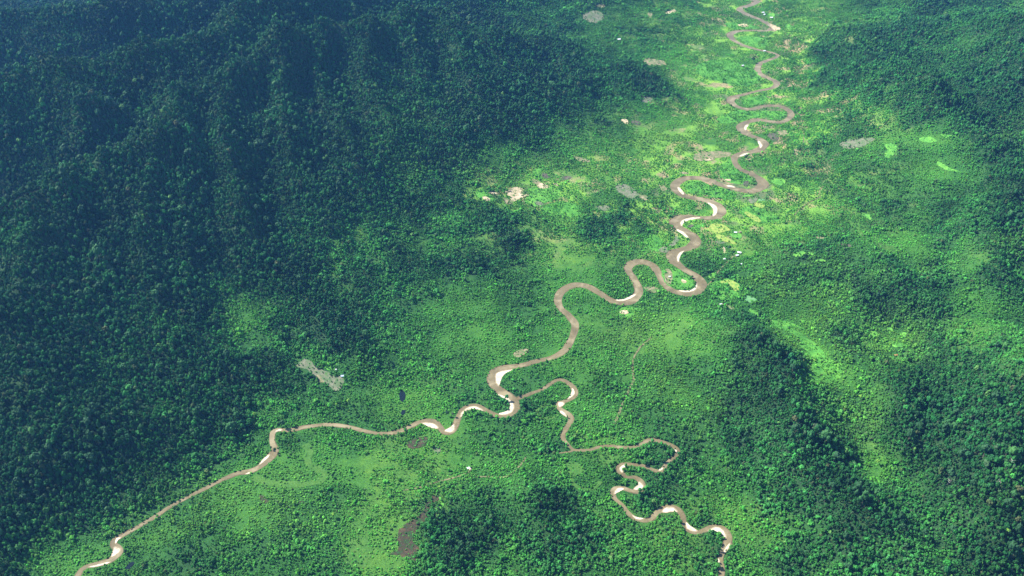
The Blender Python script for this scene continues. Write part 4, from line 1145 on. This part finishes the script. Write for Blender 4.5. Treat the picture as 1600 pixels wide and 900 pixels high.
for key, members in same.items():
    best, pl, shape = key
    members.sort(key=lambda q_: u[q_])
    for r_i, i in enumerate(members):
        lab = "%s %s crown %s" % (shape, best, pl)
        if len(members) > 1:
            if r_i < len(NTH): lead = NTH[r_i] + " "
            else: lead = "right-hand "
            if len((lead + lab).split()) > 16: lead = NTH[r_i].split()[0] + " " if r_i < len(NTH) else ""
            lab = lead + lab
        if len(lab.split()) > 16: lab = " ".join(w_ for w_ in lab.split() if w_ != shape)
        place_tree(float(x[i]), float(y[i]), float(z[i]) - 1, float(rad[i]), float(hgt[i]), float(T['rz'][i]), int(T['k'][i]), best,
                   lab, "largest rainforest trees " + pl)
rest = np.ones(n, bool); rest[chosen] = False
pos = np.stack([x, y, z - 1], 1)[rest]
scl = np.stack([rad, rad, hgt], 1)[rest]
rot = np.stack([rng.normal(0, .05, n), rng.normal(0, .05, n), T['rz']], 1)[rest]
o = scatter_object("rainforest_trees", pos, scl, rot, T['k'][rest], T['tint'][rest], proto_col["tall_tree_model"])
tag(o, "countless dark green rainforest trees covering the mountains and the hills", "forest", kind="stuff")
print("tall trees", n)

# young secondary trees
x, y, z, u, v, d, rg = candidates(6.0, 2)
c = cover(x, y, z); mk = mask_at(x, y)
p = sstep(2.2, 4.0, c) * (1 - sstep(6.2, 8.3, c))
clump = fbm(x, y, 55, 3, 461)
p = p * (0.25 + 0.75 * sstep(0.40, 0.52, clump + 0.09 * (c - 3.6)))
p = p * (0.45 + 0.55 * sstep(0.28, 0.5, fbm(x, y, 26, 2, 88)))
p = np.where(mk == 3, 0.10 + 0.5 * sstep(0.5, 0.62, clump), p); p = np.where((mk == 1) | (mk == 2), 0.035, p)
keep = (mk < 4) & (rg.random(len(x)) < p)
x, y, z, u, v, d, c = [q_[keep] for q_ in (x, y, z, u, v, d, c)]
n = len(x)
rad = 3.0 * (0.6 + 0.8 * vnoise(x, y, 34, 78)) * np.exp(rg.normal(0, 0.36, n)) * (0.72 + 0.4 * sstep(3, 6, c))
hgt = rad * rg.uniform(0.75, 1.25, n) + 1.2
tt = rg.integers(0, 7, n)
o = scatter_object("young_trees", np.stack([x, y, z - 0.5], 1), np.stack([rad, rad, hgt], 1), np.stack([rg.normal(0, .08, n), rg.normal(0, .08, n), rg.uniform(0, 6.28, n)], 1), tt, palette(n, c, x, y, rg), proto_col["young_tree_model"])
tag(o, "dense lighter green young trees and regrowth covering the valley floor", "woodland", kind="stuff")
print("young trees", n)

# shrubs on the open ground, and under the gaps
x, y, z, u, v, d, rg = candidates(6.6, 3)
c = cover(x, y, z); mk = mask_at(x, y)
p = (1 - sstep(3.2, 5.2, c)) * sstep(0.30, 0.56, fbm(x, y, 70, 3, 481) + 0.03 * c)
p = np.where(mk == 3, 0.4 * sstep(0.4, 0.6, fbm(x, y, 50, 3, 491)), p); p = np.where(mk == 6, 0.12 + 0.55 * sstep(0.45, 0.6, fbm(x, y, 40, 3, 495)), p); p = np.where((mk == 1) | (mk == 2), 0.10, p)
keep = ((mk < 4) | (mk == 6)) & (rg.random(len(x)) < p)
x, y, z, c = [q_[keep] for q_ in (x, y, z, c)]
n = len(x)
rad = 2.7 * np.exp(rg.normal(0, 0.35, n))
o = scatter_object("shrubs", np.stack([x, y, z - 0.2], 1), np.stack([rad, rad, rad * rg.uniform(0.9, 1.6, n)], 1), np.stack([rg.normal(0, .1, n), rg.normal(0, .1, n), rg.uniform(0, 6.28, n)], 1), rg.integers(0, 4, n), palette(n, c + 0.8, x, y, rg), proto_col["shrub_model"])
tag(o, "scattered bushes on the open grassland and field margins", "bushes", kind="stuff")
print("shrubs", n)

# ------------------------------------------------------------------ single trees that stand out
SINGLES = [
 (388,637,9.5,'lime green',"bright lime tree standing out on the dark forest edge left of the river corner"),
 (399,652,7,'lime green',"small lime tree just below the brightest lime one left of the river corner"),
 (545,632,8,'lime green',"lime tree in the forest below the grey clearing, right one of two"),
 (526,637,6,'lime green',"lime tree in the forest below the grey clearing, left one of two"),
 (522,809,7,'lime green',"lime tree alone in the woods below the grassland"),
 (571,770,6,'light green',"light green tree right of the grassland, alone"),
 (775,712,7,'light green',"light green tree in the forest below the river's white sandbars"),
 (688,766,7,'lime green',"lime tree at the top tip of the burnt brown clearing"),
 (902,680,6,'lime green',"lime green tree right of the narrow side river"),
 (909,685,5.5,'light green',"light tree just right of the lime one beside the side river"),
 (1021,790,9,'light green',"light green round tree above the side river's rounded arch"),
 (1343,625,7,'lime green',"lime green tree above the light green dell at right"),
 (1370,727,8,'lime green',"lime green tree in the middle of the light green dell"),
 (1572,835,8,'lime green',"lime tree in the bottom right corner forest"),
 (1118,308,9,'deep green',"round deep green tree standing alone on the grass in the flat river loop"),
 (1129,301,5,'mid green',"small mid green tree alone right of the round one in the flat loop"),
 (1176,98,12,'dark green',"large dark tree by the left bank of the far river bend"),
 (1200,118,8,'dark green',"dark tree alone right of the far river bend"),
 (1138,386,0,'',''),
 (1139,392,9,'dark green',"dark round tree between the cream plot and the village"),
 (1165,250,10,'dark green',"dark round tree just right of the river double bend"),
 (442,668,10,'dark green',"dark tree leaning over the river at the sharp left corner"),
 (430,707,6,'dark green',"dark bush-like tree on the right islet in the river"),
 (424,703,4.5,'dark green',"dark tree on the left islet in the river"),
 (699,650,7,'dark green',"dark tree on the grass left of the small river arch"),
 (708,651,6,'grey green',"grey green tree just right of the dark one on the grass"),
 (516,700,7,'dark green',"dark tree alone right of the dry river bed's top"),
 (520,747,5,'dark green',"dark tree at the right end of the dry river bed"),
 (309,770,6,'dark green',"dark tree on the lower bank of the straight river reach"),
 (295,778,5,'dark green',"dark tree a little further down the straight river reach"),
 (197,866,6,'dark green',"dark tree on the grass above the lower left pond"),
 (1037,300,0,'',''),
 (213,134,13,'light green',"pale crown standing out high on the dark mountain at upper left"),
 (193,176,14,'light green',"broad light green crown on the dark mountainside at upper left"),
 (110,250,12,'light green',"light green crown on the ridge at upper left, right one of two"),
 (32,228,13,'light green',"light green crown on the ridge at upper left, left one of two"),
 (243,258,10,'lime green',"lime green crown on the dark slope at upper left"),
 (507,255,11,'light green',"light crown high on the middle mountain slope"),
 (650,70,11,'lime green',"tiny lime crown high on the middle mountain"),
]
for (a, b_, r_, cl, lb) in SINGLES:
    if not r_: continue
    gx_, gy_ = on_ground([a], [b_]); gz_ = float(height(gx_, gy_)[0])
    place_tree(float(gx_[0]), float(gy_[0]), gz_ - 0.5, r_, r_ * 1.05 + 3, random.uniform(0, 6.28), random.randint(0, 4), cl, lb, None, name="broadleaf_tree")

DEAD = [(1578,722,24,"bleached bare dead tree among green crowns near the right edge"),(1559,755,22,"bleached bare dead tree trunk left of the other one near the right edge"),
        (1480,752,22,"thin white dead trunk in the middle of the lower right forest")]
for k, (a, b_, h_, lb) in enumerate(DEAD):
    gx_, gy_ = on_ground([a], [b_ + 6]); gz_ = float(height(gx_, gy_)[0])
    r_ = bpy.data.objects.new("dead_tree", None); COL.objects.link(r_)
    r_.location = (float(gx_[0]), float(gy_[0]), gz_); r_.scale = (h_ * 1.2, h_ * 1.2, h_ * 1.15)
    me_ = trunk_mesh("trunk", 300 + k, dead=True); me_.materials.append(M['dead'])
    t_ = bpy.data.objects.new("trunk", me_); COL.objects.link(t_); t_.parent = r_
    tag(r_, lb, "dead tree", None)

# ------------------------------------------------------------------ houses
def house(px_, py_, L, W, H, roof, rz, label, group=None, name="house"):
    gx_, gy_ = on_ground([px_], [py_]); gz_ = float(height(gx_, gy_)[0]) + 1.0
    root = bpy.data.objects.new(name, None); COL.objects.link(root)
    root.location = (float(gx_[0]), float(gy_[0]), gz_); root.rotation_euler = (0, 0, rz)
    l, w = L / 2, W / 2; e = 0.7; rh = W * 0.32
    v_ = [(-l, -w, 0.6), (l, -w, 0.6), (l, w, 0.6), (-l, w, 0.6), (-l, -w, H), (l, -w, H), (l, w, H), (-l, w, H), (-l, 0, H + rh), (l, 0, H + rh)]
    f_ = [(0, 1, 5, 4), (2, 3, 7, 6), (1, 2, 6, 9, 5), (3, 0, 4, 8, 7), (0, 3, 2, 1)]
    link_mesh("wall", v_, f_, M['timber'], root)
    s = rh / w
    def slope(sgn):
        y0 = sgn * (w + e); z0 = H - e * s
        t = 0.18
        a = [(-l - e, y0, z0), (l + e, y0, z0), (l + e, 0, H + rh), (-l - e, 0, H + rh)]
        b = [(p[0], p[1], p[2] + t) for p in a]
        return a + b, [(3, 2, 1, 0), (4, 5, 6, 7), (0, 1, 5, 4), (1, 2, 6, 5), (2, 3, 7, 6), (3, 0, 4, 7)]
    va, fa = slope(-1); vb, fb = slope(1)
    link_mesh("roof", va + vb, fa + [tuple(i + 8 for i in f) for f in fb], roof, root)
    dv = [(-0.5, -w - 0.06, 0.6), (0.5, -w - 0.06, 0.6), (0.5, -w - 0.06, 2.6), (-0.5, -w - 0.06, 2.6), (-0.5, -w, 0.6), (0.5, -w, 0.6), (0.5, -w, 2.6), (-0.5, -w, 2.6)]
    link_mesh("door", dv, [(0, 1, 2, 3), (1, 5, 6, 2), (4, 0, 3, 7), (3, 2, 6, 7)], M['bark'], root)
    for sx in (-1, 1):
        for sy in (-1, 1):
            cx, cy = sx * (l - .3), sy * (w - .3)
            pv = [(cx + a * .15, cy + b * .15, zz) for zz in (-1.2, 0.6) for a, b in ((-1, -1), (1, -1), (1, 1), (-1, 1))]
            link_mesh("post", pv, [(0, 1, 5, 4), (1, 2, 6, 5), (2, 3, 7, 6), (3, 0, 4, 7)], M['timber'], root)
    tag(root, label, "house", group)
    return root
HOUSES = [
 (535,588.5,10,7,3.6,'blue_tin',0.2,"pale blue roofed hut at the right end of the grey clearing"),
 (524.5,579,8,5,3.2,'tin',1.1,"small white roofed hut above the grey clearing, left of the blue roofed one"),
 (732,732.5,10,7,3.6,'tin',0.3,"white roofed hut at the start of the brown track, left one of two"),
 (735,735,8,6,3.4,'thatch',1.2,"brown roofed hut right beside the white one on the brown track"),
 (1155,395.5,16,9,4.2,'tin',-0.3,"largest white roofed house of the village right of the river"),
 (1151.5,400,14,8,4,'tin',0.4,"white roofed village house just below the largest one"),
 (1157,413.5,11,7,3.8,'tin',0.1,"white roofed house by itself below the village"),
 (1131.5,406,11,7,3.8,'tin',0.7,"white roofed house at the edge of the wood left of the village"),
 (1149,364,13,8,3.8,'tin',0,"white roofed house above the long slanting yellow field, left of two"),
 (1156,363.5,11,7,3.6,'thatch',0.5,"brown roofed house right of the white one above the yellow field"),
 (1192,20.5,18,11,5,'tin',0.2,"white roofed building beside the farthest lime field, upper one"),
 (1194,24,18,11,5,'tin',1.0,"white roofed building beside the farthest lime field, lower one"),
 (1205,28.5,20,12,5,'tin',0.1,"white roofed building on the lower edge of the farthest lime field"),
 (1194,80.5,16,10,4.5,'tin',0.2,"white roofed house beside the narrow far river reach"),
 (967,62.5,20,14,5,'tin',0.3,"lone white roofed building in the far woods left of the valley"),
 (1466,448,10,7,3.6,'tin',0.4,"white roofed hut alone in the woods at right"),
 (1462,479,8,6,3.4,'tin',0.9,"tiny white roofed hut below the other one in the right woods"),
 (1399.5,556.5,11,8,4,'rust',0.3,"rusty red roofed hut by the lime green patches at right"),
 (1126,476.5,9,7,3.6,'tin',0.3,"white roofed hut on the upper edge of the wooded hill"),
 (1069,246,10,7,3.5,'thatch',0.1,""),
 (796,299,11,8,3.6,'thatch',0.4,"thatched hut on the left edge of the largest whitish clearing"),
 (791,301,9,6,3.4,'thatch',1.2,"smaller thatched hut left of the other at the whitish clearing"),
 (1046,433,9,6,3.4,'tin',0.2,"white roofed hut on the mottled plot inside the tight river loop"),
 (1160,103.5,16,11,4.5,'tin',0.5,"white roofed house on the bright green pasture left of the far river bend"),
]
for (a, b_, L, W, H, rf, rz, lb) in HOUSES:
    if lb: house(a, b_, L, W, H, M[rf], rz, lb)

# ------------------------------------------------------------------ haze
hx, z_lo, z_hi = FAR + 200.0, -6.0, CAM_H + 60.0
hv = [(sx * hx, sy * hx, zz) for zz in (z_lo, z_hi) for sx, sy in ((-1, -1), (1, -1), (1, 1), (-1, 1))]
hz = link_mesh("haze", hv, [(3, 2, 1, 0), (4, 5, 6, 7), (0, 1, 5, 4), (1, 2, 6, 5), (2, 3, 7, 6), (3, 0, 4, 7)], None)
m = bpy.data.materials.new("haze_air"); m.use_nodes = True
nt = m.node_tree; nt.nodes.clear()
out = nt.nodes.new("ShaderNodeOutputMaterial"); pv = nt.nodes.new("ShaderNodeVolumePrincipled")
pv.inputs["Color"].default_value = (0.13, 0.40, 1.0, 1)
pv.inputs["Density"].default_value = HAZE_DENSITY
pv.inputs["Anisotropy"].default_value = 0.2
nt.links.new(pv.outputs[0], out.inputs["Volume"])
hz.data.materials.append(m)
tag(hz, "thin bluish haze over the whole valley", kind="stuff")
